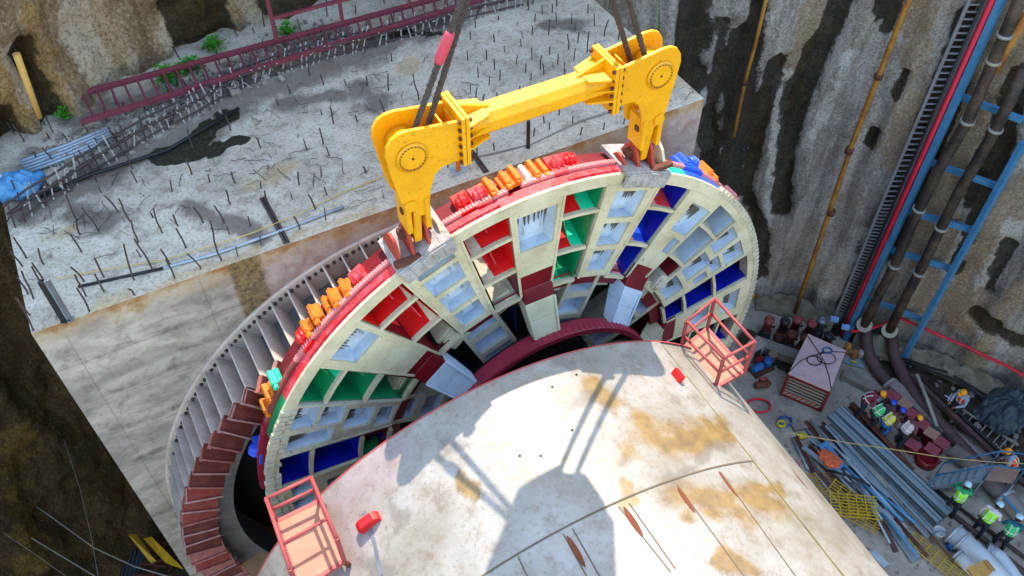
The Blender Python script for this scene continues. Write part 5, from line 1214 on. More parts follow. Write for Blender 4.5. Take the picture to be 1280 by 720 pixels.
def slurry(pixw, floorpix, colls, label, name='slurry_pipe', fr=.2):
    pw = onwall(pixw, .95); o_ = thing(name, Vector((pw[-1].x, pw[-1].y, 0)), label, 'pipe')
    mb = MB(); mb.tube(pw, .165, 14); mb.build('steel_pipe', M['slurrydark'], o_)
    fpts = [G(x, y, z) for x, y, z in floorpix]; cur = [pw[-1]]+fpts
    # smooth
    V = [tuple(p) for p in cur]; sm = []
    for i in range(len(cur)-1):
        p0, p1, p2, p3 = cur[max(i-1, 0)], cur[i], cur[i+1], cur[min(i+2, len(cur)-1)]
        for j in range(6): t = j/6; sm.append(.5*((2*p1)+(p2-p0)*t+(2*p0-5*p1+4*p2-p3)*t*t+(3*p1-p0-3*p2+p3)*t**3))
    sm.append(cur[-1]); mb = MB()
    dense = []; acc = 0
    for a, b in zip(sm[:-1], sm[1:]):
        n_ = max(1, int((b-a).length/.08))
        for k in range(n_): dense.append(a.lerp(b, k/n_))
    mb.tube(dense, [.215+(.012 if i % 2 else 0) for i in range(len(dense))], 14); mb.build('rubber_hose', M['slurry'], o_)
    for (cx, cy) in colls:
        s_, z_ = wall_hit(cx, cy); a = wall_pt(s_, z_, .95); k = MB()
        # direction of the pipe near there
        i = min(range(len(pw)-1), key=lambda i: ((pw[i]+pw[i+1])/2-a).length); t = (pw[i+1]-pw[i]).normalized(); q = pw[i]+t*((a-pw[i]).dot(t))
        k.tube([q-t*.04, q+t*.04], .215, 16); k.build('collar', M['flange'] if (cx+cy) % 2 else M['pinkrail'], o_)
    q = sm[0]; t = (sm[1]-sm[0]).normalized(); k = MB(); k.tube([q-t*.08, q+t*.05], .28, 16); k.build('collar', M['flange'], o_)
    k = MB(); q = sm[-1]; t = (sm[-1]-sm[-2]).normalized(); k.tube([q-t*.05, q+t*.05], .29, 16); k.build('collar', M['flange'], o_)
    return o_
slurry([(1292, -50), (1272, -2), (1244, 65), (1216, 130), (1180, 190), (1152, 247), (1127, 307), (1104, 350), (1088, 384)], [(1083, 405, .9), (1084, 436, .45), (1096, 462, .25), (1112, 480, .22)], [(1261, 22), (1248, 55), (1214, 129), (1159, 240), (1127, 310)], 'dark slurry pipe nearer the red hose, bending into a short ribbed hose')
slurry([(1290, 60), (1266, 111), (1246, 150), (1206, 218), (1186, 258), (1160, 312), (1138, 353), (1120, 391)], [(1114, 410, .9), (1117, 440, .45), (1130, 472, .25), (1148, 500, .22), (1190, 545, .22), (1240, 600, .22), (1290, 655, .22)], [(1250, 139), (1183, 262), (1155, 318)], 'dark slurry pipe at far right, bending into a long hose across the floor')
wpipe('wall_pipe', [(1290, 0), (1262, 45), (1250, 70)], .13, 'orpipe', 'brown pipe on the wall in the top right corner', 'pipe', .8)
# sheeting along the wall foot
def ribbon(name, foot, wd, mt, label, seed, h=.5):
    """crumpled cloth strip lying from the wall foot on to the floor"""
    pts = [G(x, y, 0) for x, y in foot]; al = along(pts, .12); mb = MB(); m_ = 12
    for i, (p, t) in enumerate(al):
        nn = Vector((t.y, -t.x, 0))
        for j in range(m_+1):
            q = j/m_; z = h*(1-q)**1.3+abs(fbm(p.x*1.6+seed, p.y*1.6, q*2))*.45*(.4+sin(q*pi))+.06*sin(q*pi)+.01
            mb.v.append(p+nn*(wd*(q-.15)+.1*fbm(p.x*2, p.y*2, seed))+Z3*max(.01, z if j < m_ else .01))
    for i in range(len(al)-1):
        for j in range(m_): a = i*(m_+1)+j; mb.f.append([a, a+1, a+m_+2, a+m_+1]); mb.m.append(0); mb.sm.append(True)
    o = mb.build(name, M[mt], label=label, cat='sheeting', recalc=False); s = o.modifiers.new('thick', 'SOLIDIFY'); s.thickness = .015
ribbon('sheeting', [(944, 372), (970, 376), (1005, 385), (1048, 405)], .8, 'tarp', 'crumpled grey sheeting along the wall foot left of the cable ladder', 1, .35)
ribbon('sheeting', [(930, 362), (955, 363), (985, 366), (1000, 371)], .55, 'tarpo', 'orange sheeting strip at the wall foot beside the cutterhead', 4, .9)
ribbon('sheeting', [(1068, 420), (1100, 432), (1140, 440), (1180, 455), (1230, 480), (1285, 510)], .8, 'tarp', 'long crumpled sand coloured sheeting along the wall foot at the right', 7, .35)
mb = MB(); mb.tube([G(x, y, z) for x, y, z in ((1063, 415, 1.0), (1090, 410, 1.1), (1125, 398, 1.6), (1150, 408, 1.6), (1179, 421, 1.6), (1210, 434, 1.5), (1233, 446, 1.5), (1260, 458, 1.5), (1290, 475, 1.5))], .06, 8); mb.build('red_hose', M['redhose'], label='red hose sagging along the foot of the right wall', cat='hose')
for i, pts in enumerate((((1129, 448), (1160, 458), (1186, 466), (1230, 492), (1285, 520)), ((1130, 452), (1165, 464), (1190, 473), (1232, 498), (1285, 526)))):
    mb = MB(); mb.tube([G(x, y, .25) for x, y in pts], .04, 6); mb.build('cable', M['cable'], label=['upper', 'lower'][i]+' one of two black cables on the muddy ground beside the sheeting', cat='cable')

# ================================================================== DARK PIT AT THE LEFT
for pts, r_, lb in ((((-5, 600), (57, 641), (118, 685), (168, 708), (215, 722)), .018, 'pale cable crossing the dark pit, upper of the two thick ones'), (((-5, 645), (60, 685), (125, 724)), .018, 'pale cable crossing the dark pit, lower of the two thick ones'),
                    (((-3, 345), (27, 428), (50, 480), (80, 550), (101, 614), (114, 670), (123, 722)), .008, 'thin wire hanging down through the dark pit'), (((-5, 660), (40, 690), (85, 722)), .006, 'thin wire at the bottom left corner of the picture'), (((0, 373), (27, 430), (55, 486)), .010, 'short pale wire beside the left edge of the concrete slab')):
    mb = MB(); mb.tube([G(x, y, 5.5 if r_ > .009 else 6.5) for x, y in pts], r_, 5); mb.build('wire', M['palewire'], label=lb, cat='wire')
for a_, b_, c_, d_, lb in (((180, 674), (190, 672), (230, 712), (207, 704), 'mustard yellow board leaning in the dark pit, nearest the block corner'), ((160, 668), (168, 665), (196, 702), (190, 706), 'narrow mustard yellow board in the dark pit, left of the wider one')):
    q = [G(*a_, 1.2), G(*b_, 1.0), G(*c_, .3), G(*d_, .3)]; mb = MB(); mb.hexa(q+[x+Z3*.06 for x in q]); mb.build('board', M['yellow_d'], label=lb, cat='board')
rng = random.Random(31)
JL = ('dark plank lying in the pit nearest the picture corner', 'rusty bar across the bottom of the dark pit')
mb = MB()
for k in range(60):
    px, py = rng.uniform(130, 225), rng.uniform(650, 735); o = G(px, py, rng.uniform(.05, .4)); a_ = rng.uniform(0, pi); L = rng.uniform(.3, 1.3); t = Vector((cos(a_), sin(a_), rng.uniform(-.25, .25)))*L/2; mb.bar(o-t, o+t, rng.uniform(.02, .09), rng.uniform(.02, .06))
mb.build('scrap_pile', M['rust'], kind='stuff')
mb = MB()
c_ = G(150, 712, .4)
for k in range(10): mb.bar(c_+Vector((-.6+k*.12, -.5, 0)), c_+Vector((-.6+k*.12, .6, .1)), .06, .05)
mb.box(c_+Vector((-.05, .05, -.01)), (1.3, 1.1, .02)); mb.build('corrugated_sheet', M['tarpk'], label='dark corrugated sheet at the bottom of the pit', cat='sheet')
c_ = G(166, 642, 1.0); weedp = MB(); rg = random.Random(4)
for k in range(70):
    a_ = rg.uniform(0, 2*pi); t = Vector((cos(a_), sin(a_), rg.uniform(-.1, .8))).normalized(); o = c_+t*rg.uniform(.02, .22); s_ = t.cross(Z3).normalized()*.02; weedp.add([o, o+t*.05+s_, o+t*.12, o+t*.05-s_], [(0, 1, 2, 3)])
weedp.tube([G(166, 665, .1), c_], .02, 5); weedp.build('weed', M['leaf'], label='pale green tuft standing out of the dark pit', cat='plant', recalc=False)
# ================================================================== PLATFORM CAGES ON THE SHIELD
def zsolve(b, t, h):
    """height z of the floor at which an upright of length h runs from pixel b to pixel t"""
    best = (1e9, 12)
    for k in range(400):
        z = 2+k*.04; X = G(*b, z); q = X+Z3*h-CO; x = 640+FPX*q.dot(RGT)/q.dot(FW); y = 360-FPX*q.dot(UP)/q.dot(FW); e = (x-t[0])**2+(y-t[1])**2
        if e < best[0]: best = (e, z)
    return best[1]
def platform(label, corners, zf, h, sides, plate='plat', ext=None):
    """corners in order; sides = indices of corner pairs that carry rails"""
    C_ = [G(x, y, zf) for x, y in corners]; cen = sum(C_, Vector())/4
    o = thing('work_platform', cen, label, 'platform', 'red railed work platforms')
    mb = MB(); mb.hexa([p-Z3*.06 for p in C_]+[p-Z3*.0 for p in C_]); mb.build('floor_plate', M[plate], o)
    mb = MB()
    for a, b in ((0, 1), (1, 2), (2, 3), (3, 0)): mb.bar(C_[a]-Z3*.035, C_[b]-Z3*.035, .07, .085)
    mb.build('floor_frame', M['pinkrail'], o)
    for i in sorted(set(sum(sides, ()))):
        mb = MB(); mb.bar(C_[i], C_[i]+Z3*h, .06, .06); mb.build('post', M['pinkrail'], o)
    for a, b in sides:
        for hh in (h, h*.52): mb = MB(); mb.tube([C_[a]+Z3*hh, C_[b]+Z3*hh], .032, 8); mb.build('rail', M['pinkrail'], o)
    return o, C_
zl_ = 12.75
pf, PC = platform('red railed work platform at the lower left edge of the shield', ((345, 652), (399, 626), (430, 700), (374, 738)), zl_, .80, ((0, 1), (1, 2), (3, 0)))
# middle rail across and the rear post, braces to the shield
mb = MB(); m0, m1 = PC[0].lerp(PC[3], .52), PC[1].lerp(PC[2], .52); mb.tube([m0+Z3*.45, m1+Z3*.45], .03, 8); mb.build('rail', M['pinkrail'], pf)
mb = MB(); mb.bar(PC[1]-Z3*.1, F27.P(.9, 7.9, 10.8), .08, .08); mb.bar(PC[2]-Z3*.1, F27.P(.9, 7.0, 10.9), .08, .08); mb.build('brace', M['rust'], pf)
pr, PC2 = platform('red railed work platform on the right shoulder of the shield beside the cutterhead', ((884, 410), (931, 463), (894, 484), (850, 438)), 12.0, .95, ((0, 1), (1, 2), (2, 3), (3, 0)))
mb = MB(); mb.bar(PC2[2]-Z3*.05, sp(radians(48), 7.2), .07, .07); mb.bar(PC2[1]-Z3*.05, sp(radians(36), 7.9), .07, .07); mb.build('brace', M['truss'], pr)
# lower left paint-splashed bracket plate by the platform
mb = MB(); mb.hexa([G(x, y, 11.5) for x, y in ((404, 622), (430, 612), (462, 668), (432, 700))]+[G(x, y, 11.58) for x, y in ((404, 622), (430, 612), (462, 668), (432, 700))]); 
mb.build('splash_plate', worn('splashed_paint', '#d8ccb4', '#c86c90', '#b82850', .5, 0, 3.5, .8, .58), shield)

# ================================================================== PEOPLE
def capsule(mb, a, b, ra, rb, n=10, mi=0):
    a, b = Vector(a), Vector(b); t = (b-a); L = t.length
    if L < 1e-5: return
    t.normalize(); pts = []; rs = []
    for q in (-.95, -.6, 0): pts.append(a+t*ra*q); rs.append(ra*sqrt(max(.02, 1-q*q)))
    pts.append(a.lerp(b, .5)); rs.append((ra+rb)/2*1.02)
    for q in (0, .6, .95): pts.append(b+t*rb*q); rs.append(rb*sqrt(max(.02, 1-q*q)))
    mb.tube(pts, rs, n, mi)
def person(foot, face, label, shirt, trouser, vest, helmet, lean=10, crouch=0, arms='down', vstripe=True, headturn=0):
    """face = heading in degrees (0 = +X). lean = forward pitch of the torso, crouch = knee bend 0..1"""
    p = thing('person', foot, label, 'person'); R = Matrix.Rotation(radians(face-90), 3, 'Z'); F0 = Vector(foot)
    def W(x, y, z): return F0+R @ Vector((x, y, z))
    hz = .92-.42*crouch; hy = -.22*crouch; ln = radians(lean)
    def T(x, s_, f=0): # point on the torso: x side, s_ up along spine, f forward
        return (x, hy+sin(ln)*s_+cos(ln)*f, hz+cos(ln)*s_-sin(ln)*f)
    hips = [T(s*.09, .0) for s in (-1, 1)]; knees = [(s*.12, .10+.25*crouch if s < 0 else .02+.28*crouch, .49-.10*crouch) for s in (-1, 1)]
    ank = [(-.12, .10, .09), (.13, -.08, .09)]; toes = [(-.14, .27, .035), (.16, .10, .035)]
    sh = [T(s*.19, .47) for s in (-1, 1)]; neck = T(0, .52); hd = T(0, .70, .04+.0)
    if arms == 'down': el = [T(s*.27, .20, .02) for s in (-1, 1)]; wr = [T(s*.27, -.03, .10) for s in (-1, 1)]
    elif arms == 'fwd': el = [T(s*.25, .24, .12) for s in (-1, 1)]; wr = [T(s*.14, .18, .38) for s in (-1, 1)]
    elif arms == 'up': el = [T(s*.27, .33, .20) for s in (-1, 1)]; wr = [T(s*.08, .58, .26) for s in (-1, 1)]
    else: el = [T(-.27, .20, .03), T(.26, .26, .14)]; wr = [T(-.24, -.02, .14), T(.22, .20, .40)]
    V = lambda q: W(*q)
    b = MB()      # body: one continuous surface after remeshing
    capsule(b, V(T(0, .02)), V(T(0, .25)), .125, .12, 12); capsule(b, V(T(0, .25)), V(T(0, .42)), .13, .15, 12); capsule(b, V(sh[0]), V(sh[1]), .065, .065)
    capsule(b, V(neck), V(T(0, .60, .02)), .052, .05); capsule(b, V(T(0, .66, .045)), V(T(0, .73, .03)), .085, .092, 12)
    b.tube([V(T(0, .69, .12)), V(T(0, .66, .15)), V(T(0, .655, .13))], [.012, .018, .012], 6)   # nose
    for s in (-1, 1): capsule(b, V(T(s*.09, .68, .02)), V(T(s*.092, .70, .02)), .018, .018, 6)   # ears
    for i in range(2):
        capsule(b, V(hips[i]), V(knees[i]), .085, .06); capsule(b, V(knees[i]), V(ank[i]), .058, .038); capsule(b, V(ank[i]), V(toes[i]), .045, .035)
        capsule(b, V(sh[i]), V(el[i]), .050, .040); capsule(b, V(el[i]), V(wr[i]), .040, .027)
        e, w_ = Vector(el[i]), Vector(wr[i]); t = (w_-e).normalized(); sx = t.cross(Vector((0, 0, 1))); sx = sx.normalized() if sx.length > .1 else Vector((1, 0, 0)); up = sx.cross(t)
        capsule(b, V(w_), V(w_+t*.07), .032, .038, 8)
        for k, (o_, L) in enumerate(((-.030, .070), (-.010, .082), (.010, .076), (.030, .060))):
            q0 = w_+t*.08+sx*o_; q1 = q0+t*L*.5-up*.008; q2 = q1+t*L*.35-up*L*.35; b.tube([V(q0), V(q1), V(q2)], [.0105, .0095, .008], 6)
        q0 = w_+t*.02+sx*(.035 if i == 0 else -.035); b.tube([V(q0), V(q0+t*.04+sx*(.02 if i == 0 else -.02)), V(q0+t*.07+sx*(.015 if i == 0 else -.015)-up*.01)], [.013, .012, .009], 6)
    bo = b.build('body', M['skin'], p); rm = bo.modifiers.new('merge', 'REMESH'); rm.mode = 'VOXEL'; rm.voxel_size = .012; rm.use_smooth_shade = True
    def cloth(name, mb, mats, vox=.016):
        o = mb.build(name, mats, p); m_ = o.modifiers.new('merge', 'REMESH'); m_.mode = 'VOXEL'; m_.voxel_size = vox; m_.use_smooth_shade = True; return o
    b = MB()
    for i in range(2): capsule(b, V(hips[i]), V(knees[i]), .105, .075); capsule(b, V(knees[i]), V((ank[i][0], ank[i][1], ank[i][2]+.03)), .073, .058)
    capsule(b, V(T(-.05, .03)), V(T(.05, .03)), .135, .135, 12); cloth('trousers', b, trouser)
    b = MB(); capsule(b, V(T(0, .08)), V(T(0, .25)), .150, .145, 12); capsule(b, V(T(0, .25)), V(T(0, .42)), .150, .165, 12); capsule(b, V(sh[0]), V(sh[1]), .078, .078)
    for i in range(2): capsule(b, V(sh[i]), V(el[i]), .066, .055); capsule(b, V(el[i]), V(Vector(wr[i]).lerp(Vector(el[i]), .12)), .054, .040)
    cloth('shirt', b, shirt)
    if vest:
        b = MB(); rings = []
        prof = ((.06, .17, .155), (.20, .165, .155), (.34, .175, .165), (.44, .17, .15), (.50, .11, .10)); nn = 20
        for s_, rx, ry in prof:
            for k in range(nn): a_ = 2*pi*k/nn; b.v.append(V(T(cos(a_)*rx, s_, sin(a_)*ry)))
        for i in range(len(prof)-1):
            for k in range(nn): b.f.append([i*nn+k, i*nn+(k+1) % nn, (i+1)*nn+(k+1) % nn, (i+1)*nn+k]); b.m.append(0); b.sm.append(True)
        vo = b.build('vest', vest, p); sd_ = vo.modifiers.new('thick', 'SOLIDIFY'); sd_.thickness = .012; sd_.offset = 1
        if vstripe:
            b = MB(); a0 = .0
            for s in (-1, 1):
                b.tube([V(T(s*.09, .10, -.165)), V(T(s*.085, .34, -.18)), V(T(s*.08, .47, -.13)), V(T(s*.08, .515, .0)), V(T(s*.08, .46, .13)), V(T(s*.085, .32, .18)), V(T(s*.09, .10, .165))], .019, 5)
            pts = [V(T(cos(2*pi*k/18)*.188, .19, sin(2*pi*k/18)*.172)) for k in range(18)]; b.tube(pts, .018, 5, closed=True)
            b.build('reflective_band', M['reflect'], vo)
    hc = V(T(0, .745, .035)); ax = (R @ Vector((0, sin(ln), cos(ln)))).normalized(); sx = (R @ Vector((1, 0, 0))).normalized(); fy = ax.cross(sx)
    Mh = Matrix((sx, fy, ax)).transposed(); b = MB()
    b.lathe([(.118, -.01), (.120, .01), (.116, .05), (.098, .09), (.066, .115), (.03, .126), (.005, .129)], hc, 18, M=Mh)
    b.hexa([hc+Mh @ Vector(q) for q in ((-.09, .08, -.012), (.09, .08, -.012), (.06, .185, -.02), (-.06, .185, -.02), (-.09, .08, .012), (.09, .08, .012), (.06, .185, -.008), (-.06, .185, -.008))])
    b.tube([hc+Mh @ Vector(q) for q in ((0, -.12, .05), (0, -.06, .125), (0, .02, .14), (0, .1, .1))], .012, 5)
    b.build('helmet', helmet, p)
    b = MB()
    for i in range(2): capsule(b, V(ank[i]), V((ank[i][0], ank[i][1], .16)), .062, .058); capsule(b, V((ank[i][0], ank[i][1]-.03, .05)), V(toes[i]), .052, .045)
    cloth('boots', b, M['bootm'])
    b = MB(); b.lathe([(.02, 0), (.092, .01), (.096, .045), (.094, .06)], V(T(0, .66, .028)), 14, M=Mh) if False else None
    b = MB(); capsule(b, V(T(0, .685, .005)), V(T(0, .725, .0)), .093, .097, 12); b.build('hair', M['bootm'], p)
    for s in (-1, 1):
        b = MB(); capsule(b, V(T(s*.032, .705, .125)), V(T(s*.034, .706, .127)), .011, .011, 6); b.build('eye', M['white'], p)
    return p
M['reflect'] = worn('pale_reflective_tape', '#d8dcd4', '#b0b4ac', None, .4)
M['bootm'] = worn('dark_leather', '#1e1a18', '#12100e', None, .6)
cl_ = lambda n, h, r=.8: worn(n, h, None, None, r, 0, 6, .5, .8)
SH_ = {'maroon': cl_('maroon_cloth', '#7c3040'), 'green': cl_('green_cloth', '#2c9c6c'), 'teal': cl_('teal_cloth', '#1c5c70'), 'white': cl_('white_cloth', '#d8ccd4'), 'grey': cl_('grey_blue_cloth', '#9aa8bc'), 'dark': cl_('dark_cloth', '#2a2c34'), 'jean': cl_('blue_jeans', '#2460a4'), 'navy': cl_('navy_cloth', '#20283c'), 'tan': cl_('brown_cloth', '#6c4440')}
VS = {'lime': cl_('lime_vest', '#9cff20', .6), 'orange': cl_('orange_vest', '#ff4a10', .6), 'mint': cl_('green_vest', '#34c070', .6), 'pale': cl_('pale_vest', '#d0c0c4'), 'yel': cl_('yellow_vest', '#d8d040'), 'mar': cl_('maroon_vest', '#8c3048')}
HM = {'y': worn('amber_helmet', '#f5a010', '#d88808', None, .3), 'b': worn('blue_helmet', '#1c50d0', '#1440a8', None, .3), 'w': worn('pale_blue_helmet', '#b8dce8', '#98c0d0', None, .3)}
person(G(1072, 518), -20, 'worker in a maroon shirt and amber helmet leaning towards the row of red pads', SH_['maroon'], SH_['navy'], VS['mar'], HM['y'], 32, .1, 'fwd')
person(G(1086, 532), 10, 'worker in a green vest and blue helmet bending beside the one in blue jeans', SH_['dark'], SH_['dark'], VS['mint'], HM['b'], 42, .35, 'fwd')
person(G(1100, 542), 15, 'worker in blue jeans, yellowish vest and blue helmet crouching by the red pads', SH_['tan'], SH_['jean'], VS['yel'], HM['b'], 38, .45, 'fwd')
person(G(1120, 556), 20, 'worker in a pale vest and amber helmet, last of the four beside the red pads', SH_['tan'], SH_['dark'], VS['pale'], HM['y'], 28, .15, 'fwd')
person(G(1190, 519), 200, 'worker in an orange vest and amber helmet standing by the end of the pale ladder', SH_['grey'], SH_['dark'], VS['orange'], HM['y'], 18, .25, 'fwd')
person(G(1252, 600), 150, 'worker in an orange vest and amber helmet leaning over pipes at the right edge', SH_['grey'], SH_['navy'], VS['orange'], HM['y'], 30, .1, 'fwd')
person(G(1184, 642), 60, 'worker in lime vest and pale helmet with raised arms before the metal stairs', SH_['green'], SH_['dark'], VS['lime'], HM['w'], 10, 0, 'up')
person(G(1218, 667), 40, 'worker in a white shirt, green vest and pale helmet beside the large white ducts', SH_['white'], SH_['dark'], VS['lime'], HM['w'], 22, .05, 'one')
person(G(1246, 683), 60, 'worker in a teal shirt, green vest and pale helmet, nearest the bottom right corner', SH_['teal'], SH_['dark'], VS['mint'], HM['w'], 18, .1, 'fwd')

# ================================================================== YARD ON THE SHAFT FLOOR
def jack(loc, rtop, h, mt, label, mt2='rust'):
    o = thing('hydraulic_jack', loc, label, 'jack', 'hydraulic jacks standing at the wall foot'); mb = MB()
    mb.lathe([(.24, 0), (.24, .08), (.2, .1), (.2, h*.35), (.17, h*.38)], loc, 16); mb.build('base', M[mt2], o)
    mb = MB(); mb.lathe([(.155, h*.36), (.155, h*.82), (.19, h*.83), (.19, h*.93), (.15, h*.95), (.12, h), (.06, h), (.05, h*.97)], loc, 16); mb.build('cylinder', M[mt], o)
    mb = MB()
    for k in range(8): a_ = k*pi/4; mb.lathe([(.018, 0), (.018, .03)], Vector(loc)+Vector((cos(a_)*.165, sin(a_)*.165, h*.93)), 6)
    mb.bar(Vector(loc)+Vector((.17, 0, h*.5)), Vector(loc)+Vector((.3, .02, h*.5)), .06, .06); mb.build('bolt_ring', M['darksteel'], o)
for px, py, h, mt, m2, lb in ((955, 420, 1.1, 'rustred', 'darksteel', 'maroon hydraulic jack at the left end of the row by the grey sheeting'), (974, 423, 1.15, 'darksteel', 'rust', 'dark rusty hydraulic jack right of the leftmost maroon one'), (990, 418, 1.0, 'rustred', 'rust', 'short maroon jack in the rear row, third from the left'), (984, 434, .9, 'rust', 'darksteel', 'brown jack standing in front of the others, nearest the shield'),
                         (1001, 437, .8, 'rust', 'rust', 'low rusty jack against the back corner of the pinkish skip'), (1008, 422, .95, 'rustred', 'darksteel', 'maroon jack right behind the pinkish skip'), (1020, 419, 1.0, 'steel', 'darksteel', 'grey topped jack, rightmost of the tall ones'), (1032, 430, .6, 'darksteel', 'rust', 'short black jack between the skip and the cable ladder')):
    jack(G(px, py), .15, h, mt, lb, m2)
def gbar(name, p0, p1, w_, h_, mt, label, cat, z=0, group=None):
    mb = MB(); mb.bar(G(*p0, z)+Z3*h_/2, G(*p1, z)+Z3*h_/2, w_, h_); return mb.build(name, M[mt], label=label, cat=cat, group=group, bevel=.01)
gbar('kerb', (940, 432), (996, 452), .45, .4, 'curb', 'pale concrete kerb in front of the row of jacks', 'kerb')
gbar('kerb', (1052, 470), (1098, 494), .35, .3, 'curb', 'concrete kerb between the skip and the first red pad', 'kerb')
gbar('kerb', (1113, 484), (1238, 592), .42, .3, 'curb', 'long concrete kerb running along the row of red pads', 'kerb')
# skip / dewatering box
zt_ = 1.35; TQ = [G(x, y, zt_) for x, y in ((986, 466), (1038, 488), (1058, 438), (1010, 417))]
sk = thing('skip_box', sum([Vector((p.x, p.y, 0)) for p in TQ], Vector())/4, 'dusty pink steel skip with a slatted front and black cable coils on its top', 'skip')
mb = MB(); mb.hexa([p-Z3*.1 for p in TQ]+TQ); mb.build('lid', worn('dusty_pink_lid', '#c8aaa8', '#a08480', '#6c3c3c', .65, 0, 3), sk, bevel=.01)
mb = MB(); cen = sum(TQ, Vector())/4
for i in range(4):
    p = TQ[i].lerp(cen, .03); mb.bar(Vector((p.x, p.y, 0)), p-Z3*.1, .09, .09)
a, b = TQ[0].lerp(cen, .03), TQ[1].lerp(cen, .03)
for zz in (.06, zt_-.16): mb.bar(Vector((a.x, a.y, zz)), Vector((b.x, b.y, zz)), .07, .10)
for i in range(4):
    p, q = TQ[i].lerp(cen, .03), TQ[(i+1) % 4].lerp(cen, .03); mb.bar(Vector((p.x, p.y, .05)), Vector((q.x, q.y, .05)), .06, .08)
mb.build('frame', M['maroon'], sk)
mb = MB()
for i, j in ((1, 2), (2, 3), (3, 0)):
    a, b = TQ[i].lerp(cen, .05), TQ[j].lerp(cen, .05); mb.hexa([Vector((q.x, q.y, z)) for z in (.02, zt_-.1) for q in (a, b, b.lerp(cen, .04), a.lerp(cen, .04))])
a, b = TQ[0].lerp(cen, .16), TQ[1].lerp(cen, .16); mb.hexa([Vector((q.x, q.y, z)) for z in (.02, zt_-.1) for q in (a, b, b.lerp(cen, .04), a.lerp(cen, .04))])
mb.build('side_wall', M['rust'], sk)
a, b = TQ[0].lerp(cen, .03), TQ[1].lerp(cen, .03)
for k in range(5):
    zz = .38+k*.17; mb = MB(); mb.bar(Vector((a.x, a.y, zz)), Vector((b.x, b.y, zz)), .05, .035); mb.build('slat', M['flange'], sk)
mb = MB(); mb.bar(Vector((a.x, a.y, .21)), Vector((b.x, b.y, .21)), .04, .2); mb.build('stripe_board', M['rustred'], sk)
mb = MB(); ab = (b-a).normalized()
for k in range(8):
    q = Vector((a.x, a.y, .21)).lerp(Vector((b.x, b.y, .21)), (k+.6)/8.4); out_ = Vector((ab.y, -ab.x, 0)); s_ = ab*.05
    mb.hexa([q+out_*.022+ab*x+Z3*z+out_*y for y in (0, .004) for x, z in ((-.10, -.09), (-.02, -.09), (.10, .09), (.02, .09))])
mb.build('stripe', M['flange'], sk)
def coil(c, r, turns, cr, mt, name, parent=None, squash=.8, wob=.12, **k):
    pts = []; rg = random.Random(int(c[0]*100))
    for t in range(turns*16): a_ = 2*pi*t/16; rr = r*(1+wob*sin(t*.39+c[1])); pts.append(Vector(c)+Vector((cos(a_)*rr, sin(a_)*rr*squash, .02+.012*(t//16)+.01*sin(t))))
    mb = MB(); mb.tube(pts, cr, 5); return mb.build(name, M[mt], parent, **k)
co = coil(G(1018, 452, zt_), .26, 3, .016, 'cable', 'cable_coil', label='black cable coil on the middle of the pinkish skip lid', cat='cable coil')
coil(G(1033, 449, zt_), .33, 2, .014, 'cable', 'cable_coil', label='wide loose loop of black cable on the right half of the skip lid', cat='cable coil')
coil(G(1034, 439, zt_), .16, 3, .02, 'bluejack', 'cable_coil', label='small bluish coil near the back edge of the skip lid', cat='cable coil')
mb = MB(); mb.tube([G(x, y, zt_)+Z3*.03 for x, y in ((1009, 420), (1020, 436), (1030, 452), (1036, 470), (1039, 487))], .014, 5); mb.tube([G(x, y, zt_)+Z3*.03 for x, y in ((987, 465), (1000, 452), (1014, 445), (1040, 440), (1057, 441))], .014, 5)
mb.build('cable', M['cable'], label='thin black cables crossed over the skip lid', cat='cable')
# small machines
def machine(px, py, s_, parts, label, cat='pump', name='pump', rz=.5):
    loc = G(px, py); o = thing(name, loc, label, cat); R = Matrix.Rotation(rz, 3, 'Z')
    for i, (nm, kind, c, sz, mt) in enumerate(parts):
        mb = MB(); c_ = loc+R @ (Vector(c)*s_)
        if kind == 'box': mb.box(c_, [q*s_ for q in sz], rz)
        else:
            ax = {'z': Matrix.Identity(3), 'x': Matrix.Rotation(pi/2, 3, 'Y'), 'y': Matrix.Rotation(pi/2, 3, 'X')}[kind]; r, L = sz
            mb.lathe([(r*.8*s_, -L/2*s_), (r*s_, -L/2*s_+.02), (r*s_, L*.2*s_), (r*1.15*s_, L*.22*s_), (r*1.15*s_, L*.3*s_), (r*.9*s_, L*.32*s_), (r*.7*s_, L/2*s_)], c_, 14, M=R @ ax)
        mb.build(nm, M[mt], o, bevel=.008)
    return o
machine(951, 462, 1, (('skid', 'box', (0, 0, .06), (.9, .5, .1), 'rust'), ('motor', 'x', (-.2, 0, .28), (.15, .5), 'bluejack'), ('pump_head', 'z', (.25, 0, .32), (.16, .4), 'bluejack'), ('tank', 'box', (0, .2, .3), (.3, .2, .35), 'maroon')), 'small blue pump on a rusty skid beside the right platform')
machine(940, 447, 1, (('cabinet', 'box', (0, 0, .45), (.5, .4, .8), 'galv'), ('panel', 'box', (-.05, -.21, .5), (.3, .03, .4), 'darksteel'), ('lid', 'box', (0, 0, .87), (.55, .45, .04), 'flange')), 'pale control cabinet just right of the railed platform', 'cabinet', 'control_cabinet')
machine(963, 452, 1, (('drum_body', 'z', (0, 0, .22), (.18, .42), 'rust'), ('lid', 'z', (0, 0, .45), (.15, .05), 'wood')), 'small rusty drum between the pump and the skip', 'drum', 'drum')
machine(952, 484, 1, (('motor', 'x', (0, 0, .18), (.13, .6), 'rust'), ('block', 'box', (.1, .1, .16), (.3, .3, .25), 'rustred')), 'brown motor lying on the floor below the blue pump', 'motor', 'motor', .2)
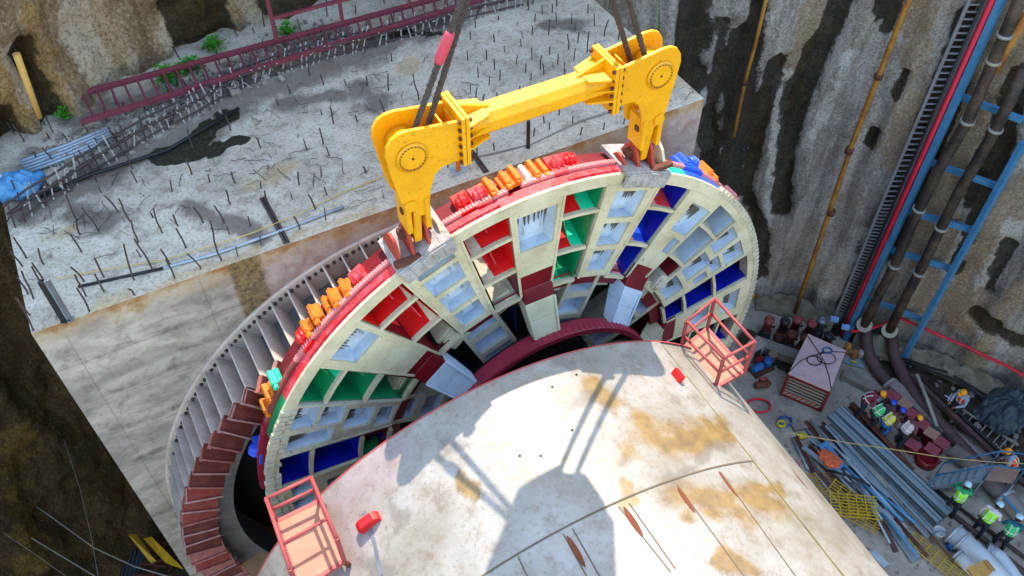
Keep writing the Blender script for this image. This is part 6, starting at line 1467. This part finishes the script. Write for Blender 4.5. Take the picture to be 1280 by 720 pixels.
machine(1060, 447, 1, (('base', 'box', (.15, -.1, .06), (.9, .5, .06), 'beam'), ('valve', 'z', (-.15, .1, .35), (.12, .6), 'orpipe'), ('valve', 'z', (.15, .0, .3), (.12, .45), 'orpipe'), ('valve', 'z', (.38, .1, .28), (.12, .4), 'flange'), ('handle', 'box', (.2, -.25, .16), (.25, .06, .06), 'yellowc')), 'brass coloured valve set on a grey plate at the right corner of the skip', 'valve set', 'valve_set', -.4)
machine(1003, 378, 1, (('box', 'box', (0, 0, .3), (.2, .2, .3), 'bluerail'),), 'small blue box at the foot of the drain pipe', 'box', 'blue_box') if False else None
for px, py, z_, lb in ((1043, 399, 1.1, 'small pale blue clamp at the foot of the cable ladder'), (1057, 409, 1.0, 'small pale blue clamp at the foot of the red hose')):
    mb = MB(); mb.box(G(px, py, z_), (.28, .16, .14), -.3); mb.box(G(px, py, z_)+Z3*.09, (.12, .08, .06), -.3); mb.build('clamp', worn('pale_blue_clamp', '#88b0e0', '#6088b8'), label=lb, cat='clamp')
coil(G(950, 508, .05), .42, 5, .03, 'redhose', 'hose_coil', label='coil of dark red hose on the floor beside the orange cradle beam', cat='hose coil', squash=.7)
coil(G(982, 527, .02), .24, 5, .025, 'bluejack', 'hose_coil', label='blue hose coil next to the yellow one on the floor', cat='hose coil')
coil(G(977, 530, .10), .13, 2, .035, 'yellowc', 'hose_coil', label='small yellow hose coil lying on the blue coil', cat='hose coil')
# steel sections
def ibeam(p0, p1, w_, h_, mt, label, z=0):
    a, b = G(*p0, z), G(*p1, z); mb = MB(); t = (b-a).normalized(); s_ = Vector((-t.y, t.x, 0)); tt = .03
    mb.bar(a+Z3*(tt/2), b+Z3*(tt/2), w_, tt); mb.bar(a+Z3*(h_-tt/2), b+Z3*(h_-tt/2), w_, tt); mb.bar(a+Z3*h_/2, b+Z3*h_/2, .03, h_-2*tt)
    return mb.build('steel_beam', M[mt], label=label, cat='steel beam')
def channel(p0, p1, w_, h_, mt, label, z=0):
    a, b = G(*p0, z), G(*p1, z); mb = MB(); t = (b-a).normalized(); s_ = Vector((-t.y, t.x, 0)); tt = .03
    mb.bar(a+Z3*(h_*.8), b+Z3*(h_*.8), w_-.06, tt)
    for sg in (-1, 1): mb.bar(a+s_*sg*(w_/2-.015)+Z3*h_/2, b+s_*sg*(w_/2-.015)+Z3*h_/2, .03, h_)
    mb.bar(a+s_*(w_/2-.07)+Z3*(h_-.01), b+s_*(w_/2-.07)+Z3*(h_-.01), .14, .02); mb.bar(a-s_*(w_/2-.07)+Z3*(h_-.01), b-s_*(w_/2-.07)+Z3*(h_-.01), .14, .02)
    for k in range(6):
        q = a.lerp(b, (k+.5)/6); mb.bar(q-s_*(w_/2-.05)+Z3*h_*.6, q+s_*(w_/2-.05)+Z3*h_*.6, .03, h_*.45)
    return mb.build('steel_beam', M[mt], label=label, cat='steel beam')
channel((1045, 517), (1183, 647), .42, .35, 'beam', 'grey blue steel beam on the right of the pair lying by the workers')
channel((1036, 523), (1171, 656), .34, .28, 'beam', 'grey blue steel beam on the left of the pair lying by the workers')
ibeam((1062, 508), (1138, 592), .20, .25, 'rust', 'short rusty beam lying in front of the feet of the four workers')
ibeam((990, 536), (1038, 527), .3, .14, 'curb', 'short pale beam lying across the ends of the pipe bundle')
ibeam((1139, 472), (1285, 612), .16, .16, 'slurry', 'dark brown rail on the far side of the long black hose', .35)
ibeam((1143, 468), (1288, 603), .10, .12, 'darksteel', 'thin dark rail, outermost beside the muddy ground', .35)
mb = MB(); mb.bar(G(1146, 468, .6), G(1158, 497, .7), .11, .06); mb.bar(G(1158, 497, .7), G(1171, 533, .4), .11, .06); mb.build('timber_strut', M['flange'], label='pale plank propped across the long kerb beside the red pads', cat='plank')
mb = MB(); a, b = G(1153, 612, .1), G(1286, 720, .1); mb.tube([a, b], .09, 8); mb.build('steel_pipe', M['slurry'], label='dark pipe on the floor running under the metal stairs', cat='pipe')
mb = MB(); a, b = G(1170, 612, .1), G(1290, 704, .1); mb.tube([a, b], .06, 8); mb.build('steel_pipe', M['slurrydark'], label='thin dark pipe beside the pipe under the metal stairs', cat='pipe')
rng = random.Random(17)
PM = ['beam', 'rust', 'galv', 'slurry', 'rust', 'beam', 'galv', 'slurry', 'bluerail', 'rust', 'galv', 'beam']
PN = {'beam': 'grey blue', 'rust': 'rusty', 'galv': 'pale galvanised', 'slurry': 'dark brown', 'bluerail': 'light blue'}
PB_ = [((1000, 528), (1070, 612)), ((1006, 527), (1098, 632)), ((1013, 527), (1118, 642)), ((1022, 530), (1062, 572)), ((1028, 529), (1152, 668)), ((1032, 532), (1160, 672)), ((1012, 560), (1080, 630)), ((1018, 568), (1108, 668)), ((1030, 560), (1128, 652)), ((1040, 560), (1136, 648)), ((1046, 575), (1102, 650)), ((1058, 588), (1130, 672)), ((990, 548), (1010, 588)), ((994, 546), (1016, 590)), ((1070, 600), (1112, 680)), ((1085, 612), (1120, 690)), ((1095, 600), (1192, 702)), ((1110, 606), (1168, 668)), ((1004, 574), (1050, 632)), ((1008, 572), (1060, 636))]
rg2 = random.Random(77)
for k in range(16):
    x = rg2.uniform(1000, 1120); y = 535+(x-1000)*.85+rg2.uniform(-12, 22); a_ = rg2.uniform(.6, .95); L_ = rg2.uniform(25, 70); PB_.append(((x, y), (x+L_*cos(a_), y+L_*sin(a_))))
def far(i): (x0, y0), (x1, y1) = PB_[i]; return (x0+x1)/2-(y0+y1)/2*.8
jlab = {}; ORD = ['', 'second', 'third', 'fourth', 'fifth', 'sixth', 'seventh', 'eighth', 'ninth']
for mt in set(PM):
    ids = sorted([i for i in range(len(PB_)) if PM[i % len(PM)] == mt], key=far)
    for r_, i in enumerate(ids): jlab[i] = ('%s bar of the jumble, %s of its colour counted from the shield' % (PN[mt], ORD[r_])) if r_ else '%s bar of the jumble lying nearest the shield of its colour' % PN[mt]
for i, (p0, p1) in enumerate(PB_):
    mt = PM[i % len(PM)]; z = .04+.1*(i % 3); mb = MB()
    if i % 4 == 3: mb.bar(G(*p0, z), G(*p1, z), .16, .06)
    elif i % 4 == 1:
        a, b = G(*p0, z), G(*p1, z); mb.bar(a, b, .10, .02); mb.bar(a+Vector((.045, .02, .04)), b+Vector((.045, .02, .04)), .02, .09)
    else: mb.tube([G(*p0, z)+Z3*.05, G(*p1, z)+Z3*.05], rng.uniform(.035, .06), 8)
    mb.build('steel_section', M[mt], label=jlab[i], cat='steel bar', group='pipes and sections lying beside the shield')
def plate(pts, mt, label, z=.03, th=.03, cat='steel plate'):
    q = [G(x, y, z) for x, y in pts]; mb = MB(); mb.hexa(q+[p+Z3*th for p in q]); mb.build('steel_plate', M[mt], label=label, cat=cat)
plate(((1022, 556), (1034, 552), (1056, 582), (1044, 590)), 'bluerail', 'bluish flat bar lying above the jumble near the orange vest', .30)
plate(((1044, 552), (1060, 553), (1090, 590), (1076, 594)), 'beam', 'grey plate beside the orange vest in the jumble', .22)
plate(((1112, 664), (1130, 657), (1158, 690), (1140, 704)), 'beam', 'grey blue plate lying at the lower end of the jumble', .06)
plate(((1096, 640), (1112, 634), (1134, 660), (1118, 668)), 'galv', 'pale plate in the middle of the lower jumble', .14)
plate(((1086, 690), (1094, 688), (1112, 706), (1104, 710)), 'galv', 'narrow grey plate by the flank of the shield', .04)
plate(((1126, 560), (1150, 552), (1158, 570), (1136, 580)), 'curb', 'pale slab on the floor between the workers and the stairs', .03)
def grating(c, rz, L, W_, mt, label, z=.1, tilt=0):
    o = G(*c, z); R = Matrix.Rotation(rz, 3, 'Z') @ Matrix.Rotation(tilt, 3, 'X'); mb = MB()
    for k in range(int(W_/.11)+1): y = -W_/2+k*.11; mb.bar(o+R @ Vector((-L/2, y, 0)), o+R @ Vector((L/2, y, 0)), .022, .03)
    for k in range(int(L/.28)+1): x = -L/2+k*.28; mb.bar(o+R @ Vector((x, -W_/2, .012)), o+R @ Vector((x, W_/2, .012)), .03, .02)
    mb.build('grating', M[mt], label=label, cat='grating')
M['grate'] = worn('yellow_grating', '#c8a420', '#94781c', '#4c3c14', .6, 0, 5)
grating((1068, 632), -.1, 1.5, .8, 'grate', 'yellow grating on top of the pile beside the shield', .42, .08)
grating((1062, 624), -.75, 1.4, .7, 'grate', 'yellow grating turned across the pile beside the shield', .34, .05)
grating((1076, 646), -.6, 1.3, .6, 'yellow_d', 'dull yellow grating at the bottom of the grating pile', .22)
grating((1030, 602), .1, 1.0, .7, 'yellow_d', 'olive grating lying above the yellow grating pile', .12)
grating((1172, 698), -.82, 1.9, .55, 'grate', 'long yellow grating at the bottom edge left of the white ducts', .12)
def vestlump(): 
    crumple('safety_vest', G(1037, 574, .30), .30, .42, .10, 'vestm', 'orange safety vest dropped on the pipe jumble', 'vest', 12, 20, .6)
M['vestm'] = cl_('crumpled_orange_vest', '#e06a40'); vestlump()
crumple('rag', G(1002, 545, .05), .16, .14, .08, 'yellowc', 'small yellow rag left of the pipe jumble', 'rag', 5, 12)
mb = MB(); a_ = G(1000, 560, .1); mb.lathe([(.02, .0), (.16, 0), (.16, .03), (.02, .035)], G(995, 583, .03), 16); mb.bar(G(995, 583, .06), G(1004, 568, .06), .05, .03); mb.build('shovel', M['salmon'], label='pinkish round ended shovel beside the flank of the shield', cat='shovel')
mb = MB(); mb.tube([G(x, y, .5) for x, y in ((1035, 588), (1058, 594), (1076, 601), (1088, 608))], .05, 6); mb.build('hose', M['cable'], label='short black hose on the jumble right of the orange vest', cat='hose')
# red pads
for i, (px, py, mt, mb2) in enumerate(((1116, 494, 'pad', 'maroon'), (1132, 504, 'padtan', 'maroon'), (1142, 517, 'pad', 'maroon'), (1153, 529, 'pad', 'maroon'), (1165, 541, 'padtan', 'maroon'), (1178, 553, 'pad', 'maroon'), (1142, 555, 'pad', 'maroon'), (1166, 561, 'pad', 'maroon'))):
    lb = ('topmost red pad of the row beside the long kerb', 'pale tan pad, second in the row beside the kerb', 'red pad between the two tan ones, nearer the upper end', 'red pad just above the lower tan pad', 'lower tan pad in the row beside the kerb', 'lowest red pad against the kerb', 'single red pad set apart nearest the fourth worker', 'red pad beside the lowest one, away from the kerb')[i]
    c_ = G(px, py, .5); o = thing('pad_block', Vector((c_.x, c_.y, 0)), lb, 'pad block', 'red topped blocks in a row'); rz = -.78
    mb = MB(); mb.box(c_-Z3*.03, (.46, .40, .06), rz); mb.build('pad', M[mt], o, bevel=.015)
    mb = MB(); mb.lathe([(.20, 0), (.16, .08), (.14, .38), (.18, .44)], Vector((c_.x, c_.y, 0)), 10); mb.build('stub', M[mb2], o)
mb = MB(); mb.lathe([(.02, .0), (.36, 0), (.38, .1), (.36, .34), (.30, .35), (.30, .2), (.02, .2)], G(1156, 577), 24); mb.build('drum', M['maroon'], label='open dark red drum beyond the lowest red pads', cat='drum')
rng = random.Random(8)
mb = MB()
for k in range(40):
    o = G(rng.uniform(1118, 1165), rng.uniform(515, 560), .05); a_ = rng.uniform(0, pi); L = rng.uniform(.1, .4); t = Vector((cos(a_), sin(a_), rng.uniform(0, .3)))*L/2; mb.bar(o-t, o+t, .04, .04)
mb.build('scrap', M['rust'], kind='stuff')
# pale ladder
ld = thing('ladder', G(1235, 540), 'pale ladder lying on the muddy ground beside the dark tarpaulin', 'ladder')
La, Lb = [G(x, y, .12) for x, y in ((1192, 524), (1262, 570))], [G(x, y, .12) for x, y in ((1203, 512), (1273, 557))]
for pts in (La, Lb): mb = MB(); mb.bar(pts[0], pts[1], .05, .07); mb.build('stile', M['flange'], ld)
for k in range(8):
    t = (k+.5)/8; mb = MB(); mb.bar(La[0].lerp(La[1], t), Lb[0].lerp(Lb[1], t), .035, .035); mb.build('rung', M['flange'], ld)
ld2 = thing('trestle', G(1180, 490), 'small pale bent tube frame left of the worker at the ladder', 'frame'); mb = MB(); mb.tube([G(1180, 512, .1), G(1186, 498, .5), G(1190, 492, .5)], .025, 6); mb.build('tube', M['white'], ld2); mb = MB(); mb.tube([G(1181, 494, .5), G(1190, 500, .5)], .025, 6); mb.build('tube', M['white'], ld2)
crumple('tarpaulin', G(1258, 516, .1), 1.15, .85, .55, 'tarpk', 'crumpled dark slate tarpaulin on the mud at the right edge', 'tarpaulin', 14, 44, .5)
# stairs with blue handrails
st = thing('metal_stairs', G(1185, 606), 'grey metal stair unit with blue handrails beside the large grey pipe', 'stairs')
s0, s1 = G(1158, 611, .15), G(1214, 618, .15); n0, n1 = G(1168, 596, .15), G(1222, 600, .15)
top0, top1 = s1+Z3*.95, n1+Z3*.95
for a, b in ((s0, top0), (n0, top1)): mb = MB(); mb.bar(a, b, .05, .22); mb.build('stringer', M['beam'], st)
for k in range(7):
    t = (k+.4)/7; a, b = s0.lerp(top0, t), n0.lerp(top1, t); mb = MB(); w_ = (top0-s0); w_.z = 0; mb.bar(a+Z3*.05, b+Z3*.05, .26, .03); mb.build('tread', M['beam'], st)
e_ = Vector(((s1-s0).x, (s1-s0).y, 0)).normalized()
mb = MB(); mb.hexa([top0, top0+e_*.95, top1+e_*.95, top1]+[q+Z3*.05 for q in (top0, top0+e_*.95, top1+e_*.95, top1)]); mb.build('landing', worn('brown_landing', '#9a7c6c', '#7c5c4c', '#3c2c24', .7), st)
for q in (top0, top1, top0+e_*.95, top1+e_*.95): mb = MB(); mb.bar(Vector((q.x, q.y, 0)), q, .07, .07); mb.build('leg', M['beam'], st)
for a, b, c in ((s0, top0, top0+e_*.95), (n0, top1, top1+e_*.95)):
    mb = MB(); mb.tube([a+Z3*.9, b+Z3*.9, c+Z3*.9], .03, 6); mb.tube([a, a+Z3*.9], .025, 6); mb.tube([c, c+Z3*.9], .025, 6); mb.tube([b, b+Z3*.9], .025, 6); mb.build('handrail', worn('dull_blue_rail', '#2c6c90', '#1c4c68', None, .5), st)
# big pipes
bp = thing('large_pipe', G(1230, 600), 'large grey pipe with a flanged joint behind the metal stairs', 'pipe')
mb = MB(); mb.tube([G(1190, 562, .32), G(1240, 604, .32), G(1290, 658, .32)], .29, 18); mb.build('pipe_body', M['curb'], bp)
q, t = G(1256, 621, .32), (G(1290, 658, .32)-G(1240, 604, .32)).normalized(); mb = MB(); mb.tube([q-t*.06, q+t*.06], .38, 20); mb.build('collar', M['galv'], bp)
mb = MB(); q2 = G(1268, 636, .6); mb.bar(q2-t*.5+Z3*.03, q2+t*.4+Z3*.03, .10, .02); mb.build('blue_stripe', M['bluerail'], bp)
def duct(pix, r, label, z=None):
    z = r+.02 if z is None else z; o = thing('white_duct', G(*pix[0]), label, 'duct'); pts = [G(x, y, z) for x, y in pix]; mb = MB(); mb.tube(pts, r, 20); mb.build('tube', M['pipewhite'], o)
    for p, q in ((pts[0], pts[1]), (pts[0].lerp(pts[1], .35), pts[1])):
        t = (q-p).normalized(); mb = MB(); mb.tube([p-t*.04, p+t*.04], r*1.18, 20); mb.build('collar', M['galv'], o)
duct(((1192, 667), (1222, 694), (1262, 736)), .33, 'largest white duct in the bottom right corner, with flanged end')
duct(((1197, 693), (1206, 703), (1226, 722)), .20, 'short white bent duct left of the largest one')
duct(((1234, 687), (1250, 696), (1274, 730)), .22, 'white bent duct nearest the worker in the teal shirt')
bk = thing('bucket', G(1170, 668), 'white plastic bucket left of the white ducts', 'bucket'); mb = MB(); mb.lathe([(.15, 0), (.19, .34), (.20, .35), (.18, .35), (.14, .03)], G(1170, 670), 18); mb.build('pail', M['pipewhite'], bk); mb = MB(); mb.tube([G(1170, 670)+Vector((cos(a_)*.2, sin(a_)*.07-.1, .36+.05*sin(a_))) for a_ in np.linspace(0, pi, 9)], .01, 5); mb.build('bail', M['cable'], bk)
machine(1188, 685, .8, (('body', 'x', (0, 0, .2), (.16, .4), 'bluejack'), ('cap', 'z', (.1, 0, .35), (.12, .1), 'white')), 'small blue pump left of the white ducts', 'pump', 'pump')
cb_ = thing('cardboard_box', G(1226, 714), 'torn cardboard box between the white ducts', 'box'); mb = MB(); c_ = G(1226, 712, .75); mb.box(c_-Z3*.1, (.5, .4, .3), .4); mb.build('carton', M['bamboo'], cb_)
for sx in (-1, 1): mb = MB(); mb.box(c_+Vector((sx*.28, sx*.1, .08)), (.2, .38, .01), .4, M=Matrix.Rotation(.4, 3, 'Z') @ Matrix.Rotation(sx*.5, 3, 'Y')); mb.build('flap', M['bamboo'], cb_)
mb = MB(); mb.tube([G(x, y, z) for x, y, z in ((985, 541, 2.2), (1050, 552, 1.8), (1112, 561, 1.6), (1180, 572, 1.5), (1245, 578, 1.6), (1290, 580, 1.8))], .016, 5); mb.build('rope', M['yrope'], label='yellowish rope stretched over the beams and the stairs at right', cat='rope')
mb = MB()
for k in range(26):
    px, py = rng.uniform(1150, 1280), rng.uniform(455, 560)
    o = G(px, py, .02); s_ = rng.uniform(.05, .2); mb.box(o, (s_*1.4, s_, s_*.5), rng.uniform(0, 3))
for k in range(520):
    px, py = rng.uniform(975, 1280), rng.uniform(430, 720)
    o = G(px, py, .02); s_ = rng.uniform(.02, .08); mb.box(o, (s_*1.6, s_, s_*.5), rng.uniform(0, 3))
mb.build('litter', M['curb'], kind='stuff')
